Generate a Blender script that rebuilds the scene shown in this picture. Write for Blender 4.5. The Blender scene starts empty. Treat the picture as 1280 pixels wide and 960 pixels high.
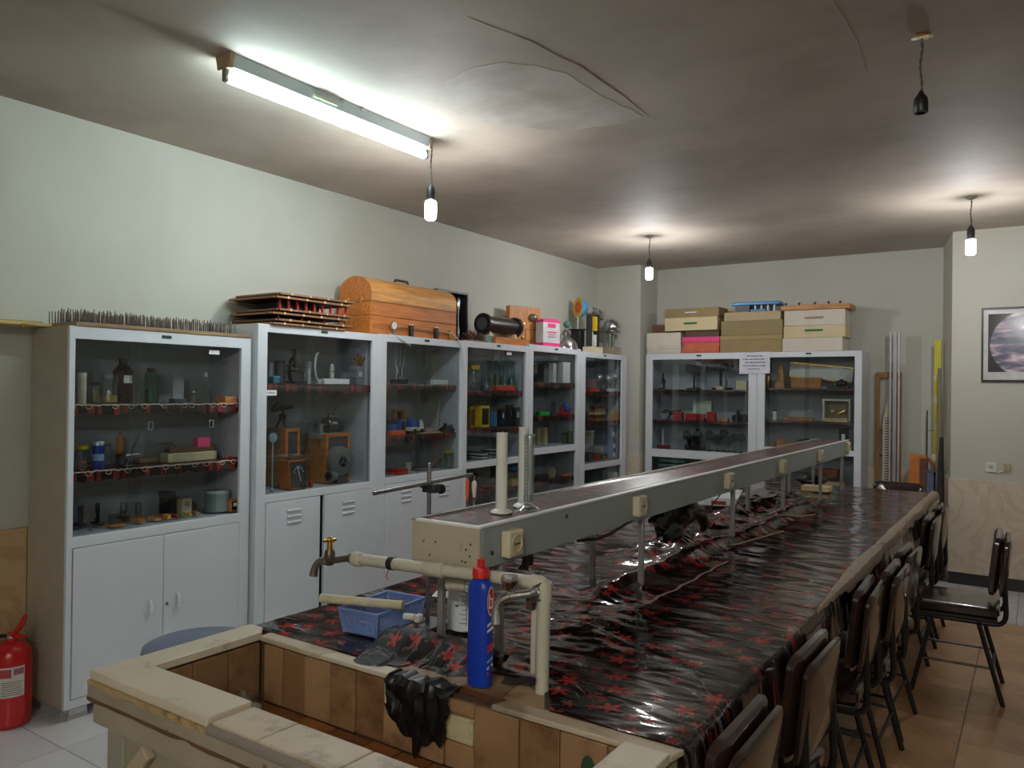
import bpy, bmesh, math, random
from math import sin, cos, pi, radians, sqrt, atan2, exp
from mathutils import Matrix, Vector, noise
random.seed(7)
SC = bpy.context.scene
COL = SC.collection

# ------------------------------------------------------------------ camera
F_PX, YAW, PITCH, ROLL, EYE = 973.0, radians(33.98), radians(.3645), radians(.7107), Vector((0, 0, 1.5))
_f = Vector((-sin(YAW), cos(YAW), 0)); _r = Vector((cos(YAW), sin(YAW), 0)); _u = Vector((0, 0, 1))
FWD = _f*cos(PITCH) + _u*sin(PITCH); _u2 = _u*cos(PITCH) - _f*sin(PITCH)
RGT = _r*cos(ROLL) + _u2*sin(ROLL); UPV = _u2*cos(ROLL) - _r*sin(ROLL)
cd = bpy.data.cameras.new('camera'); cam = bpy.data.objects.new('camera', cd); COL.objects.link(cam)
cd.sensor_width = 36; cd.lens = F_PX/1280*36; cd.clip_start = .05
cam.matrix_world = Matrix(((RGT.x, UPV.x, -FWD.x, EYE.x), (RGT.y, UPV.y, -FWD.y, EYE.y), (RGT.z, UPV.z, -FWD.z, EYE.z), (0, 0, 0, 1)))
SC.camera = cam

# ------------------------------------------------------------------ world, exposure
W = bpy.data.worlds.new('world'); SC.world = W; W.use_nodes = True
W.node_tree.nodes['Background'].inputs[0].default_value = (.75, .85, 1, 1)
W.node_tree.nodes['Background'].inputs[1].default_value = .02
SC.view_settings.view_transform = 'Standard'; SC.view_settings.look = 'None'
SC.view_settings.gamma = 1; SC.view_settings.use_curve_mapping = False
SC.view_settings.exposure = 0.85
BULB_L, TUBE_L, REAR_FILL_L = 215.0, 31.0, 150.0            # radiance of the lit bulbs, of the tube and of the added rear fill

def at(px, py, X=None, Y=None, Z=None):
    """point of the room seen at a photo position on a known wall / shelf plane (a survey of the photograph)"""
    d = RGT*((px-640)/F_PX) - UPV*((py-480)/F_PX) + FWD
    t = X/d.x if X is not None else Y/d.y if Y is not None else (Z-EYE.z)/d.z
    return EYE + d*t

# ------------------------------------------------------------------ materials
def lin(r, g, b):
    f = lambda c: (c/255/12.92) if c/255 <= .04045 else ((c/255+.055)/1.055)**2.4
    return (f(r), f(g), f(b))
def N(nt, t, **kw):
    n = nt.nodes.new('ShaderNode'+t)
    for k, v in kw.items():
        if k.startswith('i_'):
            n.inputs[int(k[2:]) if k[2:].isdigit() else k[2:].replace('_', ' ')].default_value = v
        else: setattr(n, k, v)
    return n
def L(nt, a, b): nt.links.new(a, b)
def new(name):
    m = bpy.data.materials.new(name); m.use_nodes = True
    nt = m.node_tree; return m, nt, nt.nodes['Principled BSDF']
def ramp(nt, src, stops, interp='LINEAR'):
    r = nt.nodes.new('ShaderNodeValToRGB'); r.color_ramp.interpolation = interp
    e = r.color_ramp.elements
    while len(e) < len(stops): e.new(.5)
    for el, (p, c) in zip(e, stops):
        el.position = p; el.color = (*c, 1) if len(c) == 3 else c
    L(nt, src, r.inputs[0]); return r
_mc = {}
def mat(col, rough=.5, metal=0, var=.12, sc=14, bump=0, bsc=None, stretch=(1, 1, 1), spec=.5, dirt=None, dirt_at=(.55, .72), dsc=4, coat=0):
    """plain procedural surface: noise-varied colour, optional relief and stains; col is 8-bit sRGB"""
    key = (col, rough, metal, var, sc, bump, bsc, stretch, spec, dirt, dirt_at, dsc, coat)
    if key in _mc: return _mc[key]
    m, nt, b = new('surface_%d_%d_%d' % col)
    c = lin(*col)
    tc = N(nt, 'TexCoord'); mp = N(nt, 'Mapping'); mp.inputs['Scale'].default_value = stretch
    L(nt, tc.outputs['Object'], mp.inputs[0])
    n = N(nt, 'TexNoise'); n.inputs['Scale'].default_value = sc; n.inputs['Detail'].default_value = 5
    L(nt, mp.outputs[0], n.inputs[0])
    r = ramp(nt, n.outputs[0], [(.3, tuple(x*(1-var) for x in c)), (.7, tuple(min(1, x*(1+var)) for x in c))])
    out = r.outputs[0]
    if dirt:
        n2 = N(nt, 'TexNoise'); n2.inputs['Scale'].default_value = dsc; n2.inputs['Detail'].default_value = 8; n2.inputs['Roughness'].default_value = .65
        L(nt, tc.outputs['Object'], n2.inputs[0])
        k = ramp(nt, n2.outputs[0], [(dirt_at[0], (0, 0, 0)), (dirt_at[1], (1, 1, 1))])
        mx = N(nt, 'Mix', data_type='RGBA'); L(nt, k.outputs[0], mx.inputs[0]); L(nt, out, mx.inputs[6]); mx.inputs[7].default_value = (*lin(*dirt), 1)
        out = mx.outputs[2]
    L(nt, out, b.inputs['Base Color'])
    b.inputs['Roughness'].default_value = rough; b.inputs['Metallic'].default_value = metal
    b.inputs['Specular IOR Level'].default_value = spec; b.inputs['Coat Weight'].default_value = coat; b.inputs['Coat Roughness'].default_value = .1
    if bump:
        n3 = N(nt, 'TexNoise'); n3.inputs['Scale'].default_value = bsc or sc*4; n3.inputs['Detail'].default_value = 4
        L(nt, mp.outputs[0], n3.inputs[0])
        bp = N(nt, 'Bump'); bp.inputs['Strength'].default_value = bump; bp.inputs['Distance'].default_value = .01
        L(nt, n3.outputs[0], bp.inputs['Height']); L(nt, bp.outputs[0], b.inputs['Normal'])
    _mc[key] = m; return m
def wood(col, dark=None, rough=.5, axis=0, sc=1.0, coat=0):
    s = [12*sc]*3; s[axis] = 1.2*sc
    return mat(col, rough, 0, .28, 4, .15, 16, tuple(s), coat=coat)
def glass(name, tint=(.86, .9, .89), refl=.9, rough=.02, k=.0):
    """thin clear sheet: see-through with a fresnel reflection"""
    m = bpy.data.materials.new(name); m.use_nodes = True; nt = m.node_tree
    nt.nodes.remove(nt.nodes['Principled BSDF'])
    o = nt.nodes['Material Output']
    t = N(nt, 'BsdfTransparent'); g = N(nt, 'BsdfGlossy'); g.inputs['Roughness'].default_value = rough
    n = N(nt, 'TexNoise'); n.inputs['Scale'].default_value = 3; tc = N(nt, 'TexCoord'); L(nt, tc.outputs['Object'], n.inputs[0])
    r = ramp(nt, n.outputs[0], [(.3, tuple(x*.94 for x in tint)), (.7, tint)]); L(nt, r.outputs[0], t.inputs[0])
    g.inputs[0].default_value = (refl, refl, refl, 1)
    fr = N(nt, 'LayerWeight'); fr.inputs[0].default_value = .5
    pw5 = N(nt, 'Math', operation='POWER'); L(nt, fr.outputs['Facing'], pw5.inputs[0]); pw5.inputs[1].default_value = 5
    a = N(nt, 'Math', operation='MULTIPLY_ADD'); L(nt, pw5.outputs[0], a.inputs[0]); a.inputs[1].default_value = .75; a.inputs[2].default_value = .035+k
    mx = N(nt, 'MixShader'); L(nt, a.outputs[0], mx.inputs[0]); L(nt, t.outputs[0], mx.inputs[1]); L(nt, g.outputs[0], mx.inputs[2])
    L(nt, mx.outputs[0], o.inputs[0]); return m
def emit(name, col, st):
    m = bpy.data.materials.new(name); m.use_nodes = True; nt = m.node_tree
    nt.nodes.remove(nt.nodes['Principled BSDF'])
    e = N(nt, 'Emission'); e.inputs[0].default_value = (*col, 1); e.inputs[1].default_value = st
    L(nt, e.outputs[0], nt.nodes['Material Output'].inputs[0]); return m

# ------------------------------------------------------------------ mesh builder
class MB:
    def __init__(s): s.v = []; s.f = []; s.mi = []; s.M = None
    def _a(s, vs, fs, m=0):
        o = len(s.v)
        if s.M is not None: vs = [s.M @ Vector(p) for p in vs]
        s.v += [tuple(p) for p in vs]; s.f += [tuple(i+o for i in f) for f in fs]; s.mi += [m]*len(fs); return s
    def box(s, x0, x1, y0, y1, z0, z1, m=0):
        v = [(x, y, z) for z in (z0, z1) for y in (y0, y1) for x in (x0, x1)]
        return s._a(v, [(0, 2, 3, 1), (4, 5, 7, 6), (0, 1, 5, 4), (2, 6, 7, 3), (0, 4, 6, 2), (1, 3, 7, 5)], m)
    def ob(s, c, size, rot=(0, 0, 0), m=0):
        a, b, d = (x/2 for x in size)
        R = Matrix.Rotation(rot[2], 3, 'Z') @ Matrix.Rotation(rot[1], 3, 'Y') @ Matrix.Rotation(rot[0], 3, 'X')
        v = [R @ Vector((x, y, z)) + Vector(c) for z in (-d, d) for y in (-b, b) for x in (-a, a)]
        return s._a(v, [(0, 2, 3, 1), (4, 5, 7, 6), (0, 1, 5, 4), (2, 6, 7, 3), (0, 4, 6, 2), (1, 3, 7, 5)], m)
    def tube(s, pts, r, n=8, caps=True, m=0):
        pts = [Vector(p) for p in pts]; rs = r if isinstance(r, (list, tuple)) else [r]*len(pts)
        v = []; up = None
        for i, p in enumerate(pts):
            d = (pts[min(i+1, len(pts)-1)] - pts[max(i-1, 0)]).normalized()
            if up is None: up = Vector((0, 0, 1)) if abs(d.z) < .9 else Vector((1, 0, 0))
            a = d.cross(up); a = a.normalized() if a.length > 1e-5 else d.orthogonal().normalized()
            b = a.cross(d).normalized(); up = b
            v += [p + (a*cos(2*pi*k/n) + b*sin(2*pi*k/n))*rs[i] for k in range(n)]
        f = [(i*n+k, i*n+(k+1) % n, (i+1)*n+(k+1) % n, (i+1)*n+k) for i in range(len(pts)-1) for k in range(n)]
        if caps: f += [tuple(range(n))[::-1], tuple((len(pts)-1)*n+k for k in range(n))]
        return s._a(v, f, m)
    def cyl(s, p0, p1, r, r1=None, n=14, m=0): return s.tube([p0, p1], [r, r if r1 is None else r1], n, m=m)
    def lathe(s, prof, c=(0, 0, 0), n=16, m=0, axis='z'):
        v = []
        for r, z in prof:
            for k in range(n):
                a, b = r*cos(2*pi*k/n), r*sin(2*pi*k/n)
                q = (a, b, z) if axis == 'z' else (a, z, b) if axis == 'y' else (z, a, b)
                v.append((c[0]+q[0], c[1]+q[1], c[2]+q[2]))
        f = [(i*n+k, i*n+(k+1) % n, (i+1)*n+(k+1) % n, (i+1)*n+k) for i in range(len(prof)-1) for k in range(n)]
        if prof[0][0] > 1e-4: f.append(tuple(range(n))[::-1])
        if prof[-1][0] > 1e-4: f.append(tuple((len(prof)-1)*n+k for k in range(n)))
        return s._a(v, f, m)
    def sph(s, c, r, n=16, sz=1, lo=-1, m=0):
        k = n//2; a0 = math.asin(lo)
        return s.lathe([(max(1e-5, r*cos(a0+(pi/2-a0)*i/k)), r*sz*sin(a0+(pi/2-a0)*i/k)) for i in range(k+1)], c, n, m)
    def prism(s, poly, ax, a0, a1, m=0):
        n = len(poly)
        q = {'x': lambda u, w, a: (a, u, w), 'y': lambda u, w, a: (u, a, w), 'z': lambda u, w, a: (u, w, a)}[ax]
        v = [q(u, w, a0) for u, w in poly] + [q(u, w, a1) for u, w in poly]
        return s._a(v, [tuple(range(n))[::-1], tuple(range(n, 2*n))] + [(i, (i+1) % n, n+(i+1) % n, n+i) for i in range(n)], m)
    def grid(s, rows, m=0):
        h, w = len(rows), len(rows[0])
        return s._a([p for r in rows for p in r], [(i*w+j, i*w+j+1, (i+1)*w+j+1, (i+1)*w+j) for i in range(h-1) for j in range(w-1)], m)
    def mesh(s, name, mats, smooth=True):
        me = bpy.data.meshes.new(name); me.from_pydata(s.v, [], s.f)
        for x in (mats if isinstance(mats, (list, tuple)) else [mats]): me.materials.append(x)
        me.polygons.foreach_set('material_index', s.mi)
        bm = bmesh.new(); bm.from_mesh(me); bmesh.ops.recalc_face_normals(bm, faces=bm.faces); bm.to_mesh(me); bm.free()
        if smooth:
            me.polygons.foreach_set('use_smooth', [True]*len(me.polygons)); me.set_sharp_from_angle(angle=radians(38))
        me.update(); return me
    def build(s, name, mats, parent=None, bevel=0, loc=None, seg=2, smooth=True):
        o = bpy.data.objects.new(name, s.mesh(name, mats, smooth)); COL.objects.link(o)
        if parent: o.parent = parent
        if loc: o.location = loc
        if bevel:
            b = o.modifiers.new('bevel', 'BEVEL'); b.width = bevel; b.segments = seg; b.limit_method = 'ANGLE'; b.angle_limit = radians(40)
        return o
def tag(o, label=None, cat=None, group=None, kind=None):
    for k, v in (('label', label), ('category', cat), ('group', group), ('kind', kind)):
        if v: o[k] = v
    return o
def thing(name, label, cat, loc=(0, 0, 0), rz=0, group=None):
    o = bpy.data.objects.new(name, None); o.empty_display_size = .05; COL.objects.link(o)
    o.location = loc; o.rotation_euler = (0, 0, rz); return tag(o, label, cat, group)
def again(o, parent=None):
    c = o.copy(); COL.objects.link(c)
    if parent: c.parent = parent
    for ch in o.children: again(ch, c)
    return c
def share(src, name, parent, loc=(0, 0, 0), rot=None, scale=None):
    """one more piece that uses the mesh of an earlier one"""
    o = bpy.data.objects.new(name, src.data); COL.objects.link(o); o.parent = parent; o.location = loc
    if rot: o.rotation_euler = rot
    if scale: o.scale = scale
    return o
def struct(o): o['kind'] = 'structure'; return o
def bez(p0, p1, p2, p3, n=10):
    out = []
    for i in range(n+1):
        t = i/n; a = (1-t)**3; b = 3*t*(1-t)**2; c = 3*t*t*(1-t); d = t**3
        out.append(tuple(a*p0[k]+b*p1[k]+c*p2[k]+d*p3[k] for k in range(3)))
    return out
def fbm(x, y, z=0, o=4): return noise.fractal((x, y, z), 1.0, 2.0, o, noise_basis='PERLIN_ORIGINAL')

# ------------------------------------------------------------------ shared surfaces
WHITE = mat((208, 213, 218), .38, 0, .03, 3, .02, 60, dirt=(150, 150, 146), dirt_at=(.68, .85), dsc=5)
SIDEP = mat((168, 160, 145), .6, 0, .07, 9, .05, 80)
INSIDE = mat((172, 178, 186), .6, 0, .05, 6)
GLASS = glass('cabinet_glass', (.91, .935, .93), k=.01)
CLEAR = glass('clear_glass', (.88, .91, .91), k=.11, rough=.08)
CLEARG = glass('green_glass', (.4, .74, .6), k=.06)
TEALG = glass('teal_glass', (.42, .86, .88), k=.10, rough=.12)
BROWNG = glass('brown_glass', (.22, .07, .04), k=.04)
CHROME = mat((205, 205, 208), .18, 1, .03, 10)
STEEL = mat((150, 150, 150), .34, 1, .1, 20)
IRON = mat((70, 70, 72), .5, .6, .2, 20)
BRASS = mat((205, 160, 80), .28, 1, .12, 20)
COPPER = mat((180, 100, 60), .35, 1, .15, 20)
BLACK = mat((22, 22, 24), .45, 0, .2, 20)
RUBBER = mat((28, 27, 28), .75, 0, .2, 30, .1)
PVC = mat((190, 185, 168), .45, 0, .06, 10, .03, dirt=(140, 130, 110), dirt_at=(.6, .8), dsc=18)
CREAM = mat((214, 203, 172), .55, 0, .06, 10)
PAPER = mat((225, 226, 228), .8, 0, .04, 30)
INK = mat((60, 62, 70), .7, 0, .1, 40)
WOODY = wood((176, 118, 62))
WOODO = wood((190, 112, 44), coat=.3)
WOODD = wood((96, 58, 34))
PALE = wood((205, 180, 135))
CARD = mat((176, 146, 100), .8, 0, .08, 8, .05)
RED = mat((190, 34, 28), .4, 0, .08, 10)
ORANGE = mat((226, 92, 30), .45, 0, .08, 10)
YELLOW = mat((228, 190, 30), .4, 0, .06, 10)
BLUE = mat((48, 92, 176), .4, 0, .08, 10)
GREEN = mat((40, 130, 70), .45, 0, .1, 10)
PINK = mat((226, 64, 130), .5, 0, .06, 10)
GREY = mat((140, 143, 146), .5, 0, .08, 10)
DGREY = mat((70, 73, 78), .5, 0, .1, 10)

def vinyl(name, scale=1.0, rough=.16, dark=1.0, bump=.18):
    """dark flowered oilcloth: brown-black ground, red star leaves, pale scribbles, fine crease relief"""
    m, nt, b = new(name)
    tc = N(nt, 'TexCoord'); mp = N(nt, 'Mapping'); mp.inputs['Scale'].default_value = (scale,)*3
    L(nt, tc.outputs['Object'], mp.inputs[0]); P = mp.outputs[0]
    fl = N(nt, 'VectorMath', operation='MULTIPLY'); L(nt, P, fl.inputs[0]); fl.inputs[1].default_value = (1, 1, 0)
    P2 = fl.outputs[0]
    n1 = N(nt, 'TexNoise'); n1.inputs['Scale'].default_value = 5; n1.inputs['Detail'].default_value = 7; n1.inputs['Roughness'].default_value = .6; n1.inputs['Distortion'].default_value = .6
    L(nt, P2, n1.inputs[0])
    dk = lambda *c: tuple(x*dark for x in lin(*c))
    base = ramp(nt, n1.outputs[0], [(.36, dk(13, 8, 9)), (.52, dk(30, 20, 20)), (.64, dk(74, 58, 53)), (.75, dk(34, 24, 23))])
    def leaves(vs, rad, seedoff, arms):
        o = N(nt, 'VectorMath', operation='ADD'); L(nt, P2, o.inputs[0]); o.inputs[1].default_value = (seedoff, seedoff*1.7, 0)
        vo = N(nt, 'TexVoronoi', voronoi_dimensions='2D', feature='F1'); vo.inputs['Scale'].default_value = vs; vo.inputs['Randomness'].default_value = .85
        L(nt, o.outputs[0], vo.inputs['Vector'])
        sub = N(nt, 'VectorMath', operation='SUBTRACT'); L(nt, o.outputs[0], sub.inputs[0]); L(nt, vo.outputs['Position'], sub.inputs[1])
        sp = N(nt, 'SeparateXYZ'); L(nt, sub.outputs[0], sp.inputs[0])
        an = N(nt, 'Math', operation='ARCTAN2'); L(nt, sp.outputs[1], an.inputs[0]); L(nt, sp.outputs[0], an.inputs[1])
        sc = N(nt, 'SeparateColor'); L(nt, vo.outputs['Color'], sc.inputs[0])
        ph = N(nt, 'Math', operation='MULTIPLY_ADD'); L(nt, an.outputs[0], ph.inputs[0]); ph.inputs[1].default_value = arms; 
        pz = N(nt, 'Math', operation='MULTIPLY'); L(nt, sc.outputs[0], pz.inputs[0]); pz.inputs[1].default_value = 9; L(nt, pz.outputs[0], ph.inputs[2])
        co = N(nt, 'Math', operation='COSINE'); L(nt, ph.outputs[0], co.inputs[0])
        ra = N(nt, 'Math', operation='MULTIPLY_ADD'); L(nt, co.outputs[0], ra.inputs[0]); ra.inputs[1].default_value = rad*.42; ra.inputs[2].default_value = rad*.62
        nz = N(nt, 'TexNoise'); nz.inputs['Scale'].default_value = 40; L(nt, P2, nz.inputs[0])
        r2 = N(nt, 'Math', operation='MULTIPLY_ADD'); L(nt, nz.outputs[0], r2.inputs[0]); r2.inputs[1].default_value = rad*.7; L(nt, ra.outputs[0], r2.inputs[2])
        ln = N(nt, 'VectorMath', operation='LENGTH'); L(nt, sub.outputs[0], ln.inputs[0])
        lt = N(nt, 'Math', operation='LESS_THAN'); L(nt, ln.outputs['Value'], lt.inputs[0]); L(nt, r2.outputs[0], lt.inputs[1])
        kp = N(nt, 'Math', operation='GREATER_THAN'); L(nt, sc.outputs[1], kp.inputs[0]); kp.inputs[1].default_value = .42
        mu = N(nt, 'Math', operation='MULTIPLY'); L(nt, lt.outputs[0], mu.inputs[0]); L(nt, kp.outputs[0], mu.inputs[1]); return mu.outputs[0]
    col = base.outputs[0]
    # pale scribbles
    n2 = N(nt, 'TexNoise'); n2.inputs['Scale'].default_value = 9; n2.inputs['Detail'].default_value = 2; n2.inputs['Distortion'].default_value = 1.5; L(nt, P2, n2.inputs[0])
    sq = ramp(nt, n2.outputs[0], [(.46, (0, 0, 0)), (.475, (.55, .55, .55)), (.49, (0, 0, 0))])
    n2b = N(nt, 'TexNoise'); n2b.inputs['Scale'].default_value = 4; L(nt, P2, n2b.inputs[0])
    gate = ramp(nt, n2b.outputs[0], [(.5, (0, 0, 0)), (.6, (1, 1, 1))])
    mg = N(nt, 'Mix', data_type='RGBA', blend_type='MULTIPLY'); mg.inputs[0].default_value = 1; L(nt, sq.outputs[0], mg.inputs[6]); L(nt, gate.outputs[0], mg.inputs[7])
    mx = N(nt, 'Mix', data_type='RGBA'); L(nt, mg.outputs[2], mx.inputs[0]); L(nt, col, mx.inputs[6]); mx.inputs[7].default_value = (*lin(176, 165, 160), 1); col = mx.outputs[2]
    for vs, rad, so, arms, rc in ((11, .020, 0, 5, (150, 46, 42)), (16, .013, 3.3, 5, (116, 38, 38))):
        k = leaves(vs, rad, so, arms)
        mx = N(nt, 'Mix', data_type='RGBA'); L(nt, k, mx.inputs[0]); L(nt, col, mx.inputs[6]); mx.inputs[7].default_value = (*lin(*rc), 1); col = mx.outputs[2]
    L(nt, col, b.inputs['Base Color']); b.inputs['Roughness'].default_value = rough
    st = N(nt, 'Mapping'); st.inputs['Scale'].default_value = (3.2, 11, 6); st.inputs['Rotation'].default_value = (0, 0, .12); L(nt, P, st.inputs[0])
    nb = N(nt, 'TexNoise'); nb.inputs['Scale'].default_value = 1.6; nb.inputs['Detail'].default_value = 5; nb.inputs['Roughness'].default_value = .5; L(nt, st.outputs[0], nb.inputs[0])
    bp = N(nt, 'Bump'); bp.inputs['Strength'].default_value = bump; bp.inputs['Distance'].default_value = .02; L(nt, nb.outputs[0], bp.inputs['Height']); L(nt, bp.outputs[0], b.inputs['Normal'])
    return m
VINYL = vinyl('flowered_vinyl', 1.0, .1)
VINYL_S = vinyl('flowered_vinyl_small', 1.3, .3)
BACKING = mat((150, 132, 112), .7, 0, .12, 20, .1)
def marble(name, col, vein, sc=2.5):
    m, nt, b = new(name)
    tc = N(nt, 'TexCoord'); n = N(nt, 'TexNoise'); n.inputs['Scale'].default_value = sc; n.inputs['Detail'].default_value = 9; n.inputs['Roughness'].default_value = .62; n.inputs['Distortion'].default_value = 1.1
    L(nt, tc.outputs['Object'], n.inputs[0])
    a = tuple(x*1.06 for x in lin(*col)); d = lin(*vein)
    r = ramp(nt, n.outputs[0], [(.3, lin(*col)), (.44, a), (.5, tuple((p+q)/2 for p, q in zip(a, d))), (.56, a), (.7, tuple((p+q)/2 for p, q in zip(lin(*col), d)))])
    L(nt, r.outputs[0], b.inputs['Base Color']); b.inputs['Roughness'].default_value = .3; return m
MARBLE = marble('wainscot_marble', (200, 188, 170), (176, 154, 126))
MARBLE_L = marble('wainscot_marble_warm', (190, 162, 122), (164, 128, 86))
# ================================================================== ROOM
def plaster(name, col, stain, sc=1.2, at_=(.5, .75), bump=.12, amt=1.0, rough=.75):
    m, nt, b = new(name); tc = N(nt, 'TexCoord')
    n = N(nt, 'TexNoise'); n.inputs['Scale'].default_value = sc; n.inputs['Detail'].default_value = 7; n.inputs['Roughness'].default_value = .6
    L(nt, tc.outputs['Object'], n.inputs[0])
    c = lin(*col); d = tuple(x*(1-amt)+y*amt for x, y in zip(c, lin(*stain)))
    r = ramp(nt, n.outputs[0], [(at_[0], c), (at_[1], d)]); L(nt, r.outputs[0], b.inputs['Base Color'])
    b.inputs['Roughness'].default_value = rough
    mp = N(nt, 'Mapping'); mp.inputs['Scale'].default_value = (1, 2.2, 1); mp.inputs['Rotation'].default_value = (0, 0, .5); L(nt, tc.outputs['Object'], mp.inputs[0])
    n2 = N(nt, 'TexNoise'); n2.inputs['Scale'].default_value = 5; n2.inputs['Detail'].default_value = 5; L(nt, mp.outputs[0], n2.inputs[0])
    bp = N(nt, 'Bump'); bp.inputs['Strength'].default_value = bump; bp.inputs['Distance'].default_value = .02; L(nt, n2.outputs[0], bp.inputs['Height']); L(nt, bp.outputs[0], b.inputs['Normal'])
    return m
WALL = plaster('wall_paint', (187, 188, 177), (176, 175, 160), .9, (.45, .8), .06)
WALLC = plaster('wall_paint_cool', (192, 191, 178), (184, 181, 164), .9, (.45, .8), .05)
CEIL = plaster('ceiling_plaster', (184, 173, 158), (160, 148, 133), 1.5, (.42, .72), .1, rough=.7)
PATCH = plaster('ceiling_patch_plaster', (190, 184, 174), (168, 160, 148), 3.5, (.4, .65), .4)
XL, XR, YN, YB, ZC, WZ = -3.9, 2.3, -2.3, 7.83, 2.8, .83

ceiling = struct(MB().box(XL-.1, XR+.1, YN-.1, YB+.1, ZC, ZC+.1).build('ceiling', CEIL))
fl = struct(MB().box(XL-.1, XR+.1, YN-.1, YB+.1, -.1, -.006).build('floor', mat((112, 100, 88), .8, 0, .15, 20)))
wl = struct(MB().box(XL-.1, XL, YN-.1, YB+.1, -.006, ZC).build('wall_left', WALL))
wb = MB(); wb.box(-3.40, -.69, YB, YB+.1, -.006, ZC); wb.box(XL, -3.40, 7.40, YB+.1, -.006, ZC); wb = struct(wb.build('wall_back', WALL))
wp = MB(); wp.prism([(-.565, 7.12), (XR, 7.12), (XR, YB+.1), (-.69, YB+.1), (-.69, YB)], 'z', -.006, ZC); wp = struct(wp.build('wall_pillar', WALLC))
struct(MB().box(XR, XR+.1, YN-.1, 7.12, -.006, ZC).build('wall_right', WALL))
struct(MB().box(XL, XR, YN-.1, YN, -.006, ZC).build('wall_front', WALL))
# rough repair on the ceiling, with the crack that runs past it
pp = [at(x, y, Z=ZC) for x, y in ((545, 125), (556, 100), (590, 84), (632, 78), (672, 82), (705, 92), (742, 113), (775, 132), (806, 144), (790, 152), (755, 158), (715, 163), (675, 161), (630, 158), (580, 148))]
pv = []
for i, p in enumerate(pp):
    q = pp[(i+1) % len(pp)]
    for k in range(4):
        w = p.lerp(q, k/4); pv.append((w.x+.02*fbm(w.x*6, w.y*6, 3), w.y+.02*fbm(w.x*6, w.y*6, 9)))
MB().prism(pv, 'z', ZC-.0012, ZC).build('plaster_patch', PATCH, ceiling)
cr = [at(x, y, Z=ZC) for x, y in ((585, 20), (612, 32), (642, 42), (665, 52), (700, 70), (726, 82), (752, 100), (780, 120), (812, 145))]
MB().tube([(p.x+.012*fbm(p.x*5, p.y*7, 1), p.y, ZC) for p in cr], [.001, .002, .0015, .003, .003, .004, .004, .003, .001], 6).build('crack', mat((150, 138, 124), .9), ceiling)
cr = [at(x, y, Z=ZC) for x, y in ((1040, 0), (1062, 35), (1075, 60), (1083, 90))]
MB().tube([(p.x, p.y, ZC) for p in cr], [.001, .0015, .001, .001], 5).build('crack', mat((170, 158, 144), .9), ceiling)

# floor tiles: each one a piece
TW = [mat((206, 204, 206), .28, 0, .03, 6, dirt=(186, 178, 172), dirt_at=(.6, .8)), mat((199, 197, 200), .3, 0, .03, 6, dirt=(180, 172, 166), dirt_at=(.55, .8))]
TB = [mat((206, 164, 124), .22, 0, .1, 7, .03, dirt=(170, 126, 90), dirt_at=(.45, .75)), mat((196, 154, 114), .22, 0, .1, 7, .03, dirt=(160, 118, 84), dirt_at=(.45, .72)), mat((212, 176, 138), .22, 0, .1, 7, .03, dirt=(176, 134, 98), dirt_at=(.5, .8))]
def tiles(xs, ys, mats, gap=.004):
    cache = {}
    for i in range(len(xs)-1):
        for j in range(len(ys)-1):
            w, d = round(xs[i+1]-xs[i]-gap, 3), round(ys[j+1]-ys[j]-gap, 3)
            k = random.randrange(len(mats)); key = (w, d, k)
            if key not in cache:
                cache[key] = MB().box(-w/2, w/2, -d/2, d/2, -.008, 0).build('tile', mats[k], fl, loc=((xs[i]+xs[i+1])/2, (ys[j]+ys[j+1])/2, random.uniform(-.0006, .0004)))
            else:
                share(cache[key], 'tile', fl, ((xs[i]+xs[i+1])/2, (ys[j]+ys[j+1])/2, random.uniform(-.0006, .0004)))
fx = [-3.9, -3.71, -3.31, -2.91, -2.51, -2.11, -1.71, -1.437]
tiles(fx, [.04, .44, .84, 1.24, 1.64, 2.04, 2.44, 2.84, 3.24], TW)
tiles([-1.437+.39*k for k in range(8)], [2.326+.39*k for k in range(10)]+[6.07], TB)
tiles([-1.3+.4*k for k in range(7)], [6.07, 6.32, 6.72, 7.12], TW)
tiles([-1.3, -.9, -.69], [7.12, 7.48, 7.83], TW)

# wainscot slabs and skirtings
def slab(par, x0, x1, y0, y1, z0, z1, m): return MB().box(x0, x1, y0, y1, z0, z1).build('marble_slab', m, par, .002)
for a, b in ((-.3, .35), (.354, 1.05), (1.054, 1.75), (1.754, 2.7)): slab(wl, XL, XL+.014, a, b, 0, WZ, MARBLE_L)
for a, b in ((2.704, 3.9), (3.904, 5.1), (5.104, 6.3), (6.304, 7.4)): slab(wl, XL, XL+.014, a, b, 0, WZ, MARBLE_L)
slab(wb, -3.88, -3.387, 7.387, 7.40, 0, WZ, MARBLE); slab(wb, -3.40, -3.387, 7.40, 7.815, 0, WZ, MARBLE)
for a, b in ((-3.387, -2.5), (-2.497, -1.6), (-1.597, -1.15), (-1.147, -.70)): slab(wb, a, b, 7.817, 7.83, 0, WZ, MARBLE)
for a, b in ((-.575, .2), (.203, .98), (.983, 1.76), (1.763, 2.3)): slab(wp, a, b, 7.105, 7.12, .09, WZ, MARBLE)
MB().prism([(-.579, 7.105), (-.565, 7.12), (-.69, 7.83), (-.704, 7.815)], 'z', .09, WZ).build('marble_slab', MARBLE, wp)
struct(MB().box(-.576, XR, 7.098, 7.12, 0, .088).build('baseboard_pillar', mat((30, 28, 34), .3)))

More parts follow.
